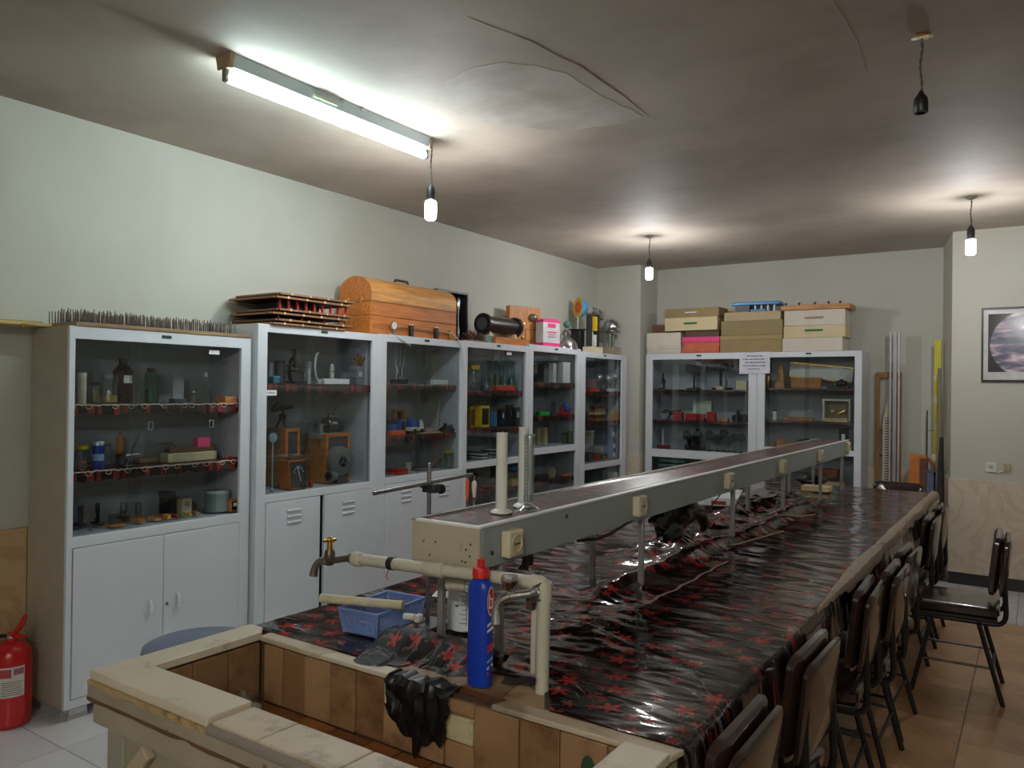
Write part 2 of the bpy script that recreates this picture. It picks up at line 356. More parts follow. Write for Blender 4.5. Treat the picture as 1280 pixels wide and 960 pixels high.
# ================================================================== LAMPS
TUBE_GLOW = emit('tube_glow', (.74, .97, 1), TUBE_L)
def fluorescent(x, y, label, rz=0, glow=None):
    t = thing('fluorescent_light', label, 'light', (x, y, ZC), rz)
    MB().prism([(-.045, 0), (.045, 0), (.03, -.05), (-.03, -.05)], 'y', -.6, .6).build('housing', mat((178, 188, 190), .35, .2, .04), t, .003)
    for y in (-.606, .606):
        e = MB().prism([(-.05, 0), (.05, 0), (.036, -.058), (-.036, -.058)], 'y', y-.012, y+.012).build('end_cap', mat((150, 128, 98), .6), t, .004)
        MB().box(-.012, .012, y-.012 if y > 0 else y-.008, y+.008 if y > 0 else y+.012, -.105, -.055).build('lamp_holder', mat((120, 108, 96), .5), t, .004)
    MB().lathe([(.017, -.594), (.0175, -.58), (.0175, .58), (.017, .594)], (0, 0, -.088), 20, axis='y').build('tube', glow or TUBE_GLOW, t)
    MB().ob((.0395, -.12, -.025), (.002, .13, .03), (0, -.29, 0)).build('sticker', mat((170, 176, 150), .6), t)
    for y in (-.03, .1): MB().ob((.046, y, -.008), (.006, .02, .012)).build('clip', STEEL, t)
fluorescent(-2.655, 2.5, 'lit fluorescent tube fixture screwed to the ceiling over the glass cabinets')
fluorescent(.3, -1.5, 'added unseen fluorescent fill light on the ceiling behind the camera', pi/2, emit('rear_fill_glow', (1, .97, .91), REAR_FILL_L))  # added out-of-view lamp, fill light for surfaces that face the camera
WIRE = mat((74, 70, 66), .6)
GLOW = emit('bulb_glow', (.97, .97, 1), BULB_L)
def pendant(x, y, zt, zs, lit, label, rose=True, big=1):
    t = thing('pendant_bulb' if lit else 'empty_lamp_socket', label, 'light', (x, y, ZC), 0, 'bare bulb pendants' if lit else None)
    h = ZC-zt
    if rose: MB().lathe([(.034, 0), (.034, -.006), (.02, -.016), (.006, -.02)], (0, 0, 0), 20).build('ceiling_rose', mat((150, 145, 136), .6), t)
    for s in (0, pi):
        MB().tube([(.0028*cos(s+k*.9)+.003*sin(k*.35), .0028*sin(s+k*.9), -.012-(h-.012)*k/26) for k in range(27)], .0022, 5).build('twisted_wire', WIRE, t)
    z0, z1 = zt-ZC, zs-ZC
    MB().lathe([(.006, z0+.012), (.012, z0), (.021*big, z0-.014), (.023*big, z0-.03), (.023*big, z1+.004), (.021*big, z1), (.016, z1), (.014, z1+.02)], (0, 0, 0), 18).build('socket', mat((30, 28, 32), .4), t)
    if lit:
        MB().lathe([(.017, z1+.003), (.019, z1-.008), (.027, z1-.012)], (0, 0, 0), 20).build('bulb_neck', mat((225, 225, 230), .4), t)
        MB().lathe([(.028, z1-.0125), (.029, z1-.02), (.029, z1-.09), (.027, z1-.1), (.02, z1-.107), (.001, z1-.11)], (0, 0, 0), 20).build('bulb', GLOW, t)
    return t
pendant(-2.645, 3.14, 2.56, 2.49, 1, 'lit bare bulb hanging from the far end of the fluorescent fixture', False)
pendant(-2.706, 6.057, 2.60, 2.54, 1, 'lit bare bulb hanging in front of the far left corner column')
pendant(-.365, 5.913, 2.605, 2.526, 1, 'lit bare bulb hanging in front of the pillar with the planet picture')
pt = pendant(-.353, 3.138, 2.58, 2.512, 0, 'black lamp socket without a bulb hanging on twisted wire from the ceiling', False, 1.05)
MB().ob((.0, .005, -.008), (.05, .035, .016), (.1, 0, .4)).build('junction', BRASS, pt, .003)
MB().tube([(-.03, .01, -.01), (-.012, -.02, -.022), (.022, -.012, -.018), (.034, .012, -.012)], .005, 6).build('terminal_wire', mat((215, 210, 200), .5), pt)

# ================================================================== TABLE
TX0, TX1, TY0, TY1, TZ = -1.845, -.565, 1.432, 6.10, .815
tb = thing('lab_table', 'long lab bench under dark flowered oilcloth with chairs along its right side', 'table', (-1.2, 3.8, 0))
def twx(b): b.M = Matrix.Translation((1.2, -3.8, 0)); return b
twx(MB()).box(TX0+.01, TX1-.01, TY0, TY1-.01, TZ-.04, TZ-.004).build('tabletop', WOODD, tb)
for x0, x1 in ((TX0+.06, TX0+.085), (TX1-.085, TX1-.06)): twx(MB()).box(x0, x1, TY0+.1, TY1-.1, TZ-.14, TZ-.04).build('apron', mat((150, 146, 136), .6), tb)
LEGM = mat((196, 192, 182), .55, 0, .05, 8, dirt=(140, 128, 112), dirt_at=(.55, .8))
for x in (TX0+.045, TX1-.075):
    for y in (2.75, 4.49, 5.9): twx(MB()).cyl((x, y, 0), (x, y, TZ-.04), .036, n=16).build('leg', LEGM, tb)

# oilcloth over it: wrinkled sheet, draping at the long edges
def cloth_z(x, y):
    z = TZ
    z += .003*fbm(x*2.2+4, y*6+x*1.4, 1.3, 2) + .0036*max(0, 1-2.6*abs(fbm(x*1.1+2, y*5.5+x*1.3, 5.1, 2)))**2 + .0018*max(0, 1-3*abs(fbm(x*1.8, y*9-x*1.5, 9.1, 2)))**2
    xr = -1.16 + .03*sin(y*1.9) + .02*fbm(1, y*2, 2)
    win = max(0, min(1, (y-2.15)/.25))*max(0, min(1, (5.3-y)/.4))
    z += win*(.036+.02*fbm(3, y*1.7, 4))*exp(-((x-xr)/.05)**2)
    m2 = max(0, min(1, (y-2.7)/.4))*max(0, min(1, (5.7-y)/.5))*exp(-((x+1.36)/.11)**2)
    z += m2*max(0, .03+.05*fbm(x*6, y*4.5, 7))
    m3 = exp(-((x+1.12)/.22)**2-((y-2.05)/.32)**2)
    z += m3*.022*abs(fbm(x*4, y*7, 11))
    return z + .001
def y_cut(x):                                 # the cloth is cut away around the pipes behind the sink
    return TY0-.002 + .115*max(0, min(1, (x+1.42)/.06))*max(0, min(1, (-.87-x)/.07))
prof = []                                    # across: drop left, top, drop right
for k in range(3): prof.append((TX0-.006, -.05+.022*k))
nx = 84
for k in range(nx+1): prof.append((TX0+(TX1-TX0)*k/nx, None))
for k in range(1, 7): prof.append((TX1+.008, -.02*k))
rows = []; ny = 460
for j in range(ny+1):
    r = []
    for x, dz in prof:
        y0 = y_cut(x); y = y0+(TY1+.004-y0)*j/ny
        if dz is None:
            e = min(1, (TX1-x)/.02, (x-TX0)/.02); z = cloth_z(x, y)
            r.append((x, y, TZ+.001+(z-TZ-.001)*max(.25, e)))
        else:
            w = .012*fbm(y*5, 2.2, 8)*(-dz/.1)
            r.append((x+(w+.012*(-dz/.1) if x > -1 else -w*.3), y, TZ+dz*(1+.35*fbm(y*1.3, 6, 2))))
    rows.append(r)
cl = tag(MB().grid(rows).build('oilcloth', VINYL), 'dark glossy oilcloth with red leaves spread over the whole lab bench', 'tablecloth')
# the pale backing shows where the cloth edge is rolled over
rows = []
for j in range(150):
    y = 2.55+(TY1-2.55)*j/149; g = min(1, j/30)
    w = (.003+.027*g)*(1+.3*fbm(y*2, 1, 1)); h = .011*g+.001
    c0 = TX1-.012*g
    ring = [(c0-w, TZ+.002), (c0-w*.6, TZ+h+.004), (c0, TZ+h*1.2+.002+.003*fbm(y*9, 1, 3)), (c0+w*.6, TZ+h*.6), (c0+w*.85, TZ-.012), (c0+w*.9, TZ-.03-.008*fbm(y*4, 3, 3))]
    rows.append([(x+.004*fbm(y*6, x*30, 5), y, z) for x, z in ring])
MB().grid(rows).build('rolled_edge', BACKING, cl)['label'] = 'beige underside showing along the rolled right edge of the cloth'
rows = []
for j in range(40):
    y = 2.3+.02*j; x = -1.03+.003*sin(j*.7); rows.append([(x+.012*k, y, cloth_z(x+.012*k, y)+.003) for k in range(2)])
MB().grid(rows).build('frayed_seam', BACKING, cl)
for a, b in (((-1.10, 3.35), (-1.02, 3.9)), ((-1.16, 4.0), (-1.02, 4.55))):
    MB().tube([(a[0]+(b[0]-a[0])*k/8, a[1]+(b[1]-a[1])*k/8, cloth_z(a[0]+(b[0]-a[0])*k/8, a[1]+(b[1]-a[1])*k/8)+.004) for k in range(9)], .004, 6).build('frayed_seam', BACKING, cl)

# ================================================================== SINK
sk = thing('lab_sink', 'tiled laboratory sink with worn cream rim at the near end of the bench', 'sink', (-1.2, 1.2, 0))
def sw(): b = MB(); b.M = Matrix.Translation((1.2, -1.2, 0)); return b
RIM = mat((206, 194, 172), .42, 0, .05, 6, dirt=(150, 138, 118), dirt_at=(.6, .78), dsc=9)
RIM2 = mat((188, 172, 148), .5, 0, .09, 9, .05, dirt=(126, 110, 90), dirt_at=(.52, .72), dsc=8)
CHIP = mat((150, 140, 122), .7, 0, .1, 12, .2, dirt=(104, 84, 60), dirt_at=(.62, .68), dsc=16)
OX0, OX1, OY0, OY1 = -1.765, -.66, 1.085, 1.395
def rimpoly(pts, z0, z1, m, n='rim_slab'): return sw().prism(pts, 'z', z0, z1).build(n, m, sk, .003)
rimpoly([(-1.853, .978), (-1.40, .978), (-1.395, 1.085), (OX0, 1.085), (OX0, 1.40), (-1.80, 1.432), (-1.853, 1.432)], .80, .822, RIM)
for a, b in ((-1.393, -1.252), (-1.249, -1.04), (-1.037, -.82), (-.817, -.662)): rimpoly([(a, .985), (b, .985), (b+.004, 1.085), (a+.004, 1.085)], .80, .812, RIM2)
rimpoly([(OX1, .985), (-.565, .985), (-.565, 1.385), (OX1, 1.385)], .80, .82, RIM)
rimpoly([(OX0, 1.393), (-1.52, 1.385), (-1.50, 1.432), (OX0, 1.432)], .80, .8145, RIM2, 'rear_ledge')
rimpoly([(-1.518, 1.388), (-1.19, 1.388), (-1.17, 1.432), (-1.498, 1.432)], .80, .813, RIM, 'rear_ledge')
rimpoly([(-.98, 1.388), (-.565, 1.388), (-.555, 1.432), (-.965, 1.432)], .80, .813, RIM2, 'rear_ledge')
TILEB = [mat((152, 118, 82), .5, 0, .14, 6, .08, dirt=(96, 64, 36), dirt_at=(.48, .7), dsc=7), mat((142, 108, 74), .5, 0, .14, 7, .08, dirt=(88, 58, 32), dirt_at=(.46, .68), dsc=7), mat((162, 128, 92), .5, 0, .12, 6, .08, dirt=(104, 70, 40), dirt_at=(.5, .72), dsc=8)]
PALET = mat((196, 184, 146), .5, 0, .1, 12, .05, dirt=(150, 120, 76), dirt_at=(.5, .7), dsc=16)
GROUT = mat((86, 60, 38), .9, 0, .3, 20, .2)
ZB = .642
sw().box(OX0-.02, OX1+.02, OY1+.01, OY1+.037, ZB-.02, .80).build('rear_wall', GROUT, sk)
sw().box(OX0-.03, OX0-.01, OY0-.01, OY1+.037, ZB-.02, .80).build('left_wall', GROUT, sk)
sw().box(OX1+.01, OX1+.03, OY0-.01, OY1+.037, ZB-.02, .80).build('right_wall', GROUT, sk)
sw().box(OX0-.02, OX1+.02, OY0-.03, OY0-.01, ZB-.02, .80).build('front_wall', GROUT, sk)
sw().box(OX0-.02, OX1+.02, OY0-.02, OY1+.02, ZB-.03, ZB-.008).build('sink_floor', GROUT, sk)
def stile(x0, x1, z0, z1, m, t=0): sw().box(x0+.0015, x1-.0015, OY1-.002-t, OY1+.01, z0+.0015, z1-.001).build('wall_tile', m, sk, .002)
xs = [at(px, 850, Y=OY1).x for px in (331, 354, 382, 414, 446, 481)]
for i in range(5): stile(xs[i], xs[i+1], ZB, .797, TILEB[i % 3], random.uniform(0, .004))
xa, xb, xc = [at(px, 880, Y=OY1).x for px in (557, 594, 650)]
stile(xs[5], xa, ZB, .735, TILEB[2], .003); stile(xs[5], xs[5]+.03, .738, .797, PALET, .002); stile(xs[5]+.032, xa, .738, .797, TILEB[1])
stile(xa, xb, .765, .797, TILEB[0]); stile(xa, xb, .705, .763, PALET, .004); stile(xa, xb, ZB, .703, TILEB[2], .001)
stile(xb, xc, ZB, .797, TILEB[0], .002)
xr = [xc, xc+.1, xc+.21, OX1]
for i in range(3): stile(xr[i], xr[i+1], ZB, .797, TILEB[(i+1) % 3], .001*i)
gm = mat((52, 84, 58), .5, 0, .2, 30)
g = MB().lathe([(.016, 0), (.016, .0016)], (0, 0, 0), 18, axis='y').build('green_stain', gm, sk, loc=(-.742+1.2, OY1-.0045-1.2, .735)); g.scale = (1, 1, 1.9)
for a, b in ((1.085, 1.19), (1.193, 1.295), (1.298, 1.395)): sw().box(OX0-.01, OX0+.002, a, b, ZB, .795).build('wall_tile', TILEB[1], sk, .002)
for a, b in ((1.085, 1.24), (1.243, 1.395)): sw().box(OX1-.002, OX1+.01, a, b, ZB, .795).build('wall_tile', TILEB[0], sk, .002)
for k in range(6): sw().box(OX0+k*.184+.002, OX0+(k+1)*.184-.002, OY0-.01, OY0+.002, ZB, .795).build('wall_tile', TILEB[k % 3], sk, .002)
TF = [mat((150, 92, 44), .35, 0, .16, 8, .1, dirt=(92, 54, 26), dirt_at=(.5, .7), dsc=9), mat((128, 76, 38), .35, 0, .16, 8, .1, dirt=(84, 50, 26), dirt_at=(.48, .68), dsc=9)]
xx = OX0
while xx < OX1-.02:
    w = random.uniform(.09, .13); x2 = min(OX1, xx+w)
    for a, b in ((1.085, 1.24), (1.243, 1.385)): sw().ob(((xx+x2)/2, (a+b)/2, ZB-.003), (x2-xx-.004, b-a-.002, .01), (random.uniform(-.03, .03), random.uniform(-.03, .03), 0)).build('floor_tile', random.choice(TF), sk, .003)
    xx = x2
# front: chipped edging, apron, panel, corner leg and brace
def ragged(x0, x1, z0, z1, y0, y1, m, nm, amp, sd):
    n = 46; top = []; bot = []
    for k in range(n+1):
        x = x0+(x1-x0)*k/n; top.append((x, z1)); bot.append((x, z0+amp*max(-.3, fbm(x*14, sd, 1))))
    return sw().prism(top+bot[::-1], 'y', y0, y1).build(nm, m, sk)
EDGE = mat((176, 148, 106), .7, 0, .15, 16, .25, dirt=(124, 92, 58), dirt_at=(.55, .66), dsc=18)
ragged(-1.858, -1.40, .788, .80, .974, 1.01, EDGE, 'edging', .006, 3)
sw().cyl((-1.40, .985, .795), (-.575, .985, .795), .012, n=10).build('round_edging', mat((132, 122, 112), .6, 0, .15, 8, .15, stretch=(.3, 6, 6)), sk)
ragged(-1.86, -.575, .755, .788, .976, 1.0, CHIP, 'apron_strip', .007, 11)
ragged(-1.845, -.575, .70, .757, .983, 1.005, mat((156, 146, 128), .65, 0, .08, 8, .12, dirt=(122, 102, 78), dirt_at=(.66, .74), dsc=10), 'apron_board', .004, 5)
sw().box(-1.85, -1.83, 1.0, 1.432, .70, .79).build('side_apron', CHIP, sk)
sw().box(-.59, -.57, 1.0, 1.432, .70, .79).build('side_apron', CHIP, sk)
ragged(-1.86, -.575, .752, .760, .9745, .99, mat((92, 68, 46), .8, 0, .2, 20, .2), 'chipped_seam', .007, 21)
LG = mat((150, 146, 134), .6, 0, .1, 6, .08, dirt=(98, 90, 78), dirt_at=(.5, .75), dsc=6)
sw().box(-1.825, -1.755, 1.005, 1.075, 0, .70).build('leg', LG, sk, .005)
sw().box(-.66, -.59, 1.005, 1.075, 0, .70).build('leg', LG, sk, .005)
sw().box(-1.755, -.66, 1.012, 1.026, .1, .698).build('front_panel', mat((150, 142, 118), .65, 0, .1, 5, .1, dirt=(104, 92, 70), dirt_at=(.5, .78), dsc=5), sk)
sw().ob((-1.70, 1.0, .615), (.035, .022, .17), (0, radians(42), 0)).build('brace', mat((176, 160, 134), .6, 0, .1, 8, .1), sk, .003)
for x in (-1.32, -1.335, -1.30): sw().ob((x, 1.0105, .62+random.uniform(-.02, .02)), (.006, .004, .02), (0, random.uniform(-.5, .5), 0)).build('rust_chip', EDGE, sk)
b0 = at(313, 878, Z=.66)
bw = thing('glass_bowl', 'small clear glass bowl sitting in the left corner of the sink', 'bowl', (-1.672, 1.285, ZB+.003))
MB().lathe([(.02, 0), (.03, .004), (.042, .045), (.046, .06), (.043, .06), (.039, .045), (.027, .008), (.001, .006)], (0, 0, 0), 28).build('bowl', CLEAR, bw)
MB().lathe([(.001, .009), (.03, .011), (.036, .03), (.001, .032)], (0, 0, 0), 24).build('water', mat((190, 196, 170), .1, 0, .03), bw)

# ================================================================== REAGENT SHELF down the middle of the bench
SX0, SX1, SY0, SY1, SZ0, SZ1 = -1.335, -1.12, 1.54, 6.02, 1.057, 1.158
sh = thing('reagent_shelf', 'long grey raised shelf box on thin posts down the middle of the bench', 'shelf', (-1.2275, 3.78, TZ))
def hw(): b = MB(); b.M = Matrix.Translation((1.2275, -3.78, -TZ)); return b
PAINTG = mat((150, 158, 158), .5, 0, .04, 4, .03, dirt=(126, 130, 126), dirt_at=(.6, .85))
hw().box(SX1-.014, SX1, SY0+.001, SY1, SZ0, SZ1).build('right_board', PAINTG, sh, .002)
hw().box(SX0, SX0+.014, SY0+.001, SY1, SZ0, SZ1).build('left_board', PAINTG, sh, .002)
hw().box(SX0, SX1, SY0-.012, SY0, SZ0, SZ1).build('end_board', mat((176, 166, 144), .6, 0, .05, 5, .06, dirt=(130, 116, 96), dirt_at=(.64, .74), dsc=12), sh, .002)
hw().box(SX0+.014, SX1-.014, SY0, SY1, SZ0+.02, SZ1-.008).build('top_board', WOODD, sh)
TRIMW = mat((222, 222, 220), .4, 0, .04, 10)
hw().box(SX1-.016, SX1+.003, SY0-.013, SY1, SZ1, SZ1+.006).build('edge_trim', TRIMW, sh, .001)
hw().box(SX0-.003, SX0+.012, SY0-.013, SY1, SZ1, SZ1+.006).build('edge_trim', mat((150, 146, 140), .5), sh, .001)
hw().box(SX0+.012, SX1-.016, SY0-.013, SY0+.004, SZ1, SZ1+.006).build('edge_trim', TRIMW, sh, .001)
PST = mat((160, 160, 158), .4, .5, .08, 20)
for y in (1.64, 2.50, 3.48, 4.32, 5.2, 5.85):
    for x in (-1.325, -1.135): hw().box(x-.009, x+.009, y-.009, y+.009, TZ-.003, SZ0+.01).build('post', PST, sh, .002)
OUT = mat((206, 196, 164), .4, 0, .05, 10)
for px, py in ((643, 679), (802, 632.5), (913, 601), (980, 583), (1027.5, 569.5), (1061, 558.5)):
    p = at(px, py, X=SX1+.02); o = hw().box(SX1, SX1+.028, p.y-.033, p.y+.033, p.z-.034, p.z+.034).build('power_socket', OUT, sh, .005)
    o2 = hw().lathe([(.024, SX1+.0275), (.024, SX1+.031), (.0205, SX1+.031), (.0195, SX1+.0286), (.0005, SX1+.0286)], (0, p.y, p.z), 20, axis='x').build('socket_face', mat((190, 178, 146), .45), o)
    o3 = hw()
    for s in (-.008, .008): o3.lathe([(.003, SX1+.0292), (.003, SX1+.0302), (.001, SX1+.0304)], (0, p.y+s, p.z), 8, axis='x')
    o3.box(SX1+.0292, SX1+.0306, p.y-.012, p.y+.012, p.z-.0015, p.z+.0015).build('socket_holes', INK, o)
for px, py in ((615, 691), (708, 645)):
    p = at(px, py, X=SX1); hw().lathe([(.006, SX1), (.005, SX1+.003), (.001, SX1+.004)], (0, p.y, p.z), 10, axis='x').build('screw', IRON, sh)
for k in range(8): hw().lathe([(.003, 0), (.002, -.002)], (SX0+.015+.185*random.random(), SY0-.0118, SZ0+.01+.08*random.random()), 8, axis='y').build('nail_hole', INK, sh)
rows = [[(SX0+.013+(SX1-SX0-.031)*i/12, SY0+.01+(SY1-SY0-.02)*j/160, SZ1+.0005+.0012*abs(fbm(i*.6, j*.5, 3))+(.004 if i in (0, 12) or j == 0 else 0)) for i in range(13)] for j in range(161)]
tag(MB().grid(rows).build('shelf_liner', VINYL_S), 'strip of dark flowered vinyl lying on top of the raised middle shelf', 'shelf liner')
# ================================================================== PIPES AND TAPS at the sink
YP = 1.50
pw = thing('water_pipe', 'grey plastic water pipe with two taps running across behind the sink', 'pipe', (-.93, 1.50, .813))
def qw(): b = MB(); b.M = Matrix.Translation((.93, -1.50, -.813)); return b
a, b = at(445, 698.5, Y=YP), at(674, 729, Y=YP)
R0 = .0155
qw().tube([a, b], R0, 16).build('horizontal_pipe', PVC, pw)
for px, w, r in ((448, .03, .0195), (553, .062, .0195)):
    t = (px-445)/(674-445); c = a.lerp(b, t); d = (b-a).normalized()
    qw().tube([c-d*w/2, c-d*(w/2-.003), c+d*(w/2-.003), c+d*w/2], [r-.002, r, r, r-.002], 18).build('coupling', PVC, pw)
c = a.lerp(b, .225); qw().tube([c-d*.009, c+d*.009], R0+.0015, 16).build('black_tape', RUBBER, pw)
qw().tube([c+Vector((0, -.012, -.012)), c+Vector((-.006, -.016, -.03)), c+Vector((.002, -.016, -.04))], .0015, 5).build('red_thread', RED, pw)
vb = Vector((-.93, 1.515, .813))
el = bez(b-d*.02, b+d*.012, Vector((-.918, 1.503, b.z-.002)), Vector((-.92, 1.505, b.z-.04)), 8)
qw().tube(el, [.0185]*9, 16).build('elbow', PVC, pw)
qw().tube([(-.92, 1.505, b.z-.03), (-.926, 1.51, .813)], R0, 16).build('standpipe', PVC, pw)
qw().tube([(-.948, 1.51, b.z-.06), (-.953, 1.515, .85)], .0075, 10).build('thin_pipe', PVC, pw)
qw().box(-.958, -.942, 1.49, 1.505, 1.0, 1.035).build('rusty_clip', mat((80, 52, 40), .7), pw)
c1, c2 = at(560, 729, Y=1.56), at(585, 731, Y=1.56)
qw().tube([c1, c1+Vector((.004, 0, 0)), c2], [.014, .018, .018], 16).build('pipe_cap', PVC, pw)
qw().tube([c2, at(625, 736, Y=1.56), Vector((-.93, 1.545, 1.045)), Vector((-.925, 1.515, 1.045))], .013, 12).build('second_pipe', mat((196, 200, 198), .35), pw)
# left tap: brass cross handle
l = at(442, 698, Y=YP); k = at(412, 699, Y=YP); s = at(395, 714, Y=YP-.02)
tp = qw().tube([l+Vector((.01, 0, 0)), l+Vector((-.012, 0, -.001)), l+Vector((-.014, 0, -.001)), k+Vector((.012, 0, -.002)), k], [.014, .014, .009, .009, .011], 12).build('left_tap', mat((120, 112, 102), .35, .85, .2, 30), pw)
qw().tube([k+Vector((0, 0, -.016)), k+Vector((0, 0, .002)), k+Vector((0, 0, .016)), k+Vector((0, 0, .026))], [.011, .015, .015, .012], 12).build('tap_body', mat((120, 112, 102), .35, .85, .2, 30), tp)
qw().tube(bez(k+Vector((-.004, -.002, -.006)), k+Vector((-.03, -.006, -.004)), k+Vector((-.046, -.012, -.012)), k+Vector((-.048, -.014, -.05)), 9), [.012, .012, .0115, .011, .0105, .010, .010, .010, .011, .012], 12).build('spout', mat((150, 142, 132), .3, .9, .15, 30), tp)
o = qw(); o.tube([k+Vector((0, 0, .026)), k+Vector((0, 0, .05))], [.0085, .007], 10); o.tube([k+Vector((-.018, .006, .052)), k+Vector((.018, -.006, .052))], .0045, 8); o.tube([k+Vector((-.006, -.018, .052)), k+Vector((.006, .018, .052))], .0045, 8)
o.sph(k+Vector((0, 0, .054)), .008, 10); o.build('cross_handle', BRASS, tp)
# right tap: chrome knob
k = at(637, 745, Y=YP-.05); e = Vector((-.925, 1.49, b.z-.018))
tp = qw().tube([e, e.lerp(k, .6), k], [.011, .0095, .011], 12).build('right_tap', CHROME, pw)
qw().tube(bez(k, k+Vector((-.02, -.012, -.008)), k+Vector((-.03, -.016, -.02)), k+Vector((-.024, -.018, -.062)), 9), [.014, .013, .012, .011, .010, .0095, .0095, .0095, .0105, .0115], 12).build('spout', CHROME, tp)
o = qw(); o.lathe([(.010, .0), (.010, .012), (.013, .014), (.02, .034), (.021, .036), (.019, .046), (.001, .048)], k, 8); o.build('tap_knob', CHROME, tp)
o = qw()
for j in range(5):
    c = e+Vector((.004*j-.008, -.001, .002*j-.004)); o.tube([c+Vector((.0, .02*cos(q*pi/5), .02*sin(q*pi/5))) for q in range(11)], .0016, 5)
o.build('wire_binding', STEEL, tp)
# bare ledge behind the sink where the cloth is cut away
MB().prism([(-.98+1.2, 1.433-1.2), (-.86+1.2, 1.433-1.2), (-.87+1.2, 1.53-1.2), (-1.0+1.2, 1.54-1.2)], 'z', .8113, .8128).build('bare_ledge', mat((176, 150, 116), .6, 0, .15, 10, .1, dirt=(110, 80, 50), dirt_at=(.5, .68), dsc=12), sk)
MB().prism([(-1.28+1.2, 1.433-1.2), (-.983+1.2, 1.433-1.2), (-1.003+1.2, 1.54-1.2), (-1.28+1.2, 1.54-1.2)], 'z', .8113, .8124).build('bare_ledge', mat((150, 120, 86), .6, 0, .15, 10, .1, dirt=(100, 72, 46), dirt_at=(.5, .68), dsc=12), sk)

VINYL_D = vinyl('flowered_vinyl_dull', 1.3, .6, .3)
# curled cut end of the cloth and the black rag hanging into the sink
rows = []
for i in range(26):
    t = i/25; x = -1.425+.30*t; rise = .036+.016*sin(t*5)-.014*t; fwd = .11*(1-.75*t)+.012*sin(t*9)
    prof = [(1.67, .823), (1.62, .83), (1.585, .823+rise*.8), (1.56, .823+rise), (1.548-fwd*.2, .822+rise*.9), (1.54-fwd*.55, .82+rise*.35), (1.53-fwd*.85, .815+.004*sin(t*8)), (1.515-fwd*1.05, .812)]
    rows.append([(x+.012*fbm(i*.5, z*30, 1), y+.022*fbm(i*.6, y*14, 2), z+.012*abs(fbm(i*.7, y*20, 8))) for y, z in prof])
tag(MB().grid(rows).build('curled_cloth_end', VINYL_D), 'curled cut end of dark vinyl standing up beside the white socket plug at the sink', 'cloth')
rows = []
for i in range(24):
    t = i/23; x = -1.285+.2*t; ln = .09+.05*sin(t*pi)+.035*max(0, 1-abs(t-.52)/.09)+.03*max(0, 1-abs(t-.92)/.12)
    rows.append([(x+.010*fbm(i*.35, j*.4, 3)+(.02*(t-.5))*-j/9, 1.432-.052*min(1, j/2.5)+.012*fbm(i*.4, j*.45, 7)-.004, .818-(0 if j < 2 else ln*(j-2)/8)+(.012*fbm(i*.3, 5, 2) if j < 3 else 0)) for j in range(11)])
tag(MB().grid(rows).build('black_rag', mat((16, 15, 16), .42, 0, .3, 20, .1)), 'crumpled black plastic rag hanging over the back wall of the sink', 'rag')
rows = [[(-1.075+.055*i+.0, 1.465+.012*sin(i*2)+(.02 if j else .035)*1, .8155+.022*abs(sin(i*1.1+.4))*(1 if j else .25)) for j in range(2)] for i in range(5)]
o = MB(); pts = [(-1.02+.022*k, 1.50+.012*sin(k*.9), .818+.02*abs(sin(k*.55-.3))) for k in range(5)]
rows = [[(p[0]+.004*j, p[1]-.02+.014*j, p[2]+.012*sin(j*1.3)-.002) for j in range(4)] for p in pts]
tag(MB().grid(rows).build('cloth_scrap', mat((34, 28, 27), .6, 0, .25, 20)), 'dark curled scrap of cloth lying between the blue bottle and the standpipe', 'cloth')
t = thing('white_plug', 'white electric plug lying on the cloth beside the front shelf post', 'plug', (-1.388, 1.585, .874))
MB().cyl((-.02, 0, .01), (.012, .004, .012), .009, n=12).build('plug_body', mat((220, 218, 210), .4), t)
MB().ob((.026, .004, .012), (.016, .022, .02)).build('plug_head', mat((210, 208, 200), .4), t, .003)

# ------------------------------------------------------------------ blue basket with wooden rod
t = thing('plastic_basket', 'blue plastic lattice basket on the bench near the left tap', 'basket', (-1.532, 1.632, .824), radians(4))
BB = mat((112, 136, 190), .4, 0, .05, 8)
WB, DB, HB, TPR = .068, .105, .068, .012
def bs(z): q = TPR*z/HB; return WB-TPR+q, DB-TPR+q
x0, y0 = bs(0); MB().box(-x0, x0, -y0, y0, 0, .004).build('basket_floor', BB, t)
lat = MB()
for z in [.004+.0062*k for k in range(10)]:
    x, y = bs(z)
    for s in (-1, 1):
        lat.box(-x, x, s*y-.001, s*y+.001, z, z+.0034); lat.box(s*x-.001, s*x+.001, -y, y, z, z+.0034)
for k in range(15):
    u = -1+2*k/14; xa, ya = bs(.002); xb, yb = bs(.064)
    for s in (-1, 1): lat.tube([(u*xa, s*ya, .002), (u*xb, s*yb, .064)], .0016, 4)
for k in range(23):
    u = -1+2*k/22
    for s in (-1, 1): lat.tube([(s*xa, u*ya, .002), (s*xb, u*yb, .064)], .0016, 4)
for sx in (-1, 1):
    for sy in (-1, 1): lat.tube([(sx*xa, sy*ya, 0), (sx*xb, sy*yb, .066)], .0055, 6)
tag(lat.build('lattice_side', BB, t), kind='stuff')
x, y = bs(.066); r = MB()
for s in (-1, 1): r.box(-x-.004, x+.004, s*y-.003, s*y+.005 if s > 0 else s*y+.003, .061, .069); r.box(s*x-.003, s*x+.004, -y, y, .061, .069)
r.build('rim', BB, t, .0015)
o = thing('wooden_rod', 'pale round wooden rod resting across the rim of the blue basket', 'rod', (-1.54, 1.555, .9065))
p, q = Vector((-.112, -.044, .003)), Vector((.112, .045, 0))
MB().tube([p, q], .0125, 16).build('rod', mat((196, 186, 156), .6, 0, .1, 5, .1, stretch=(2, 9, 9), dirt=(140, 124, 96), dirt_at=(.55, .7), dsc=12), o)
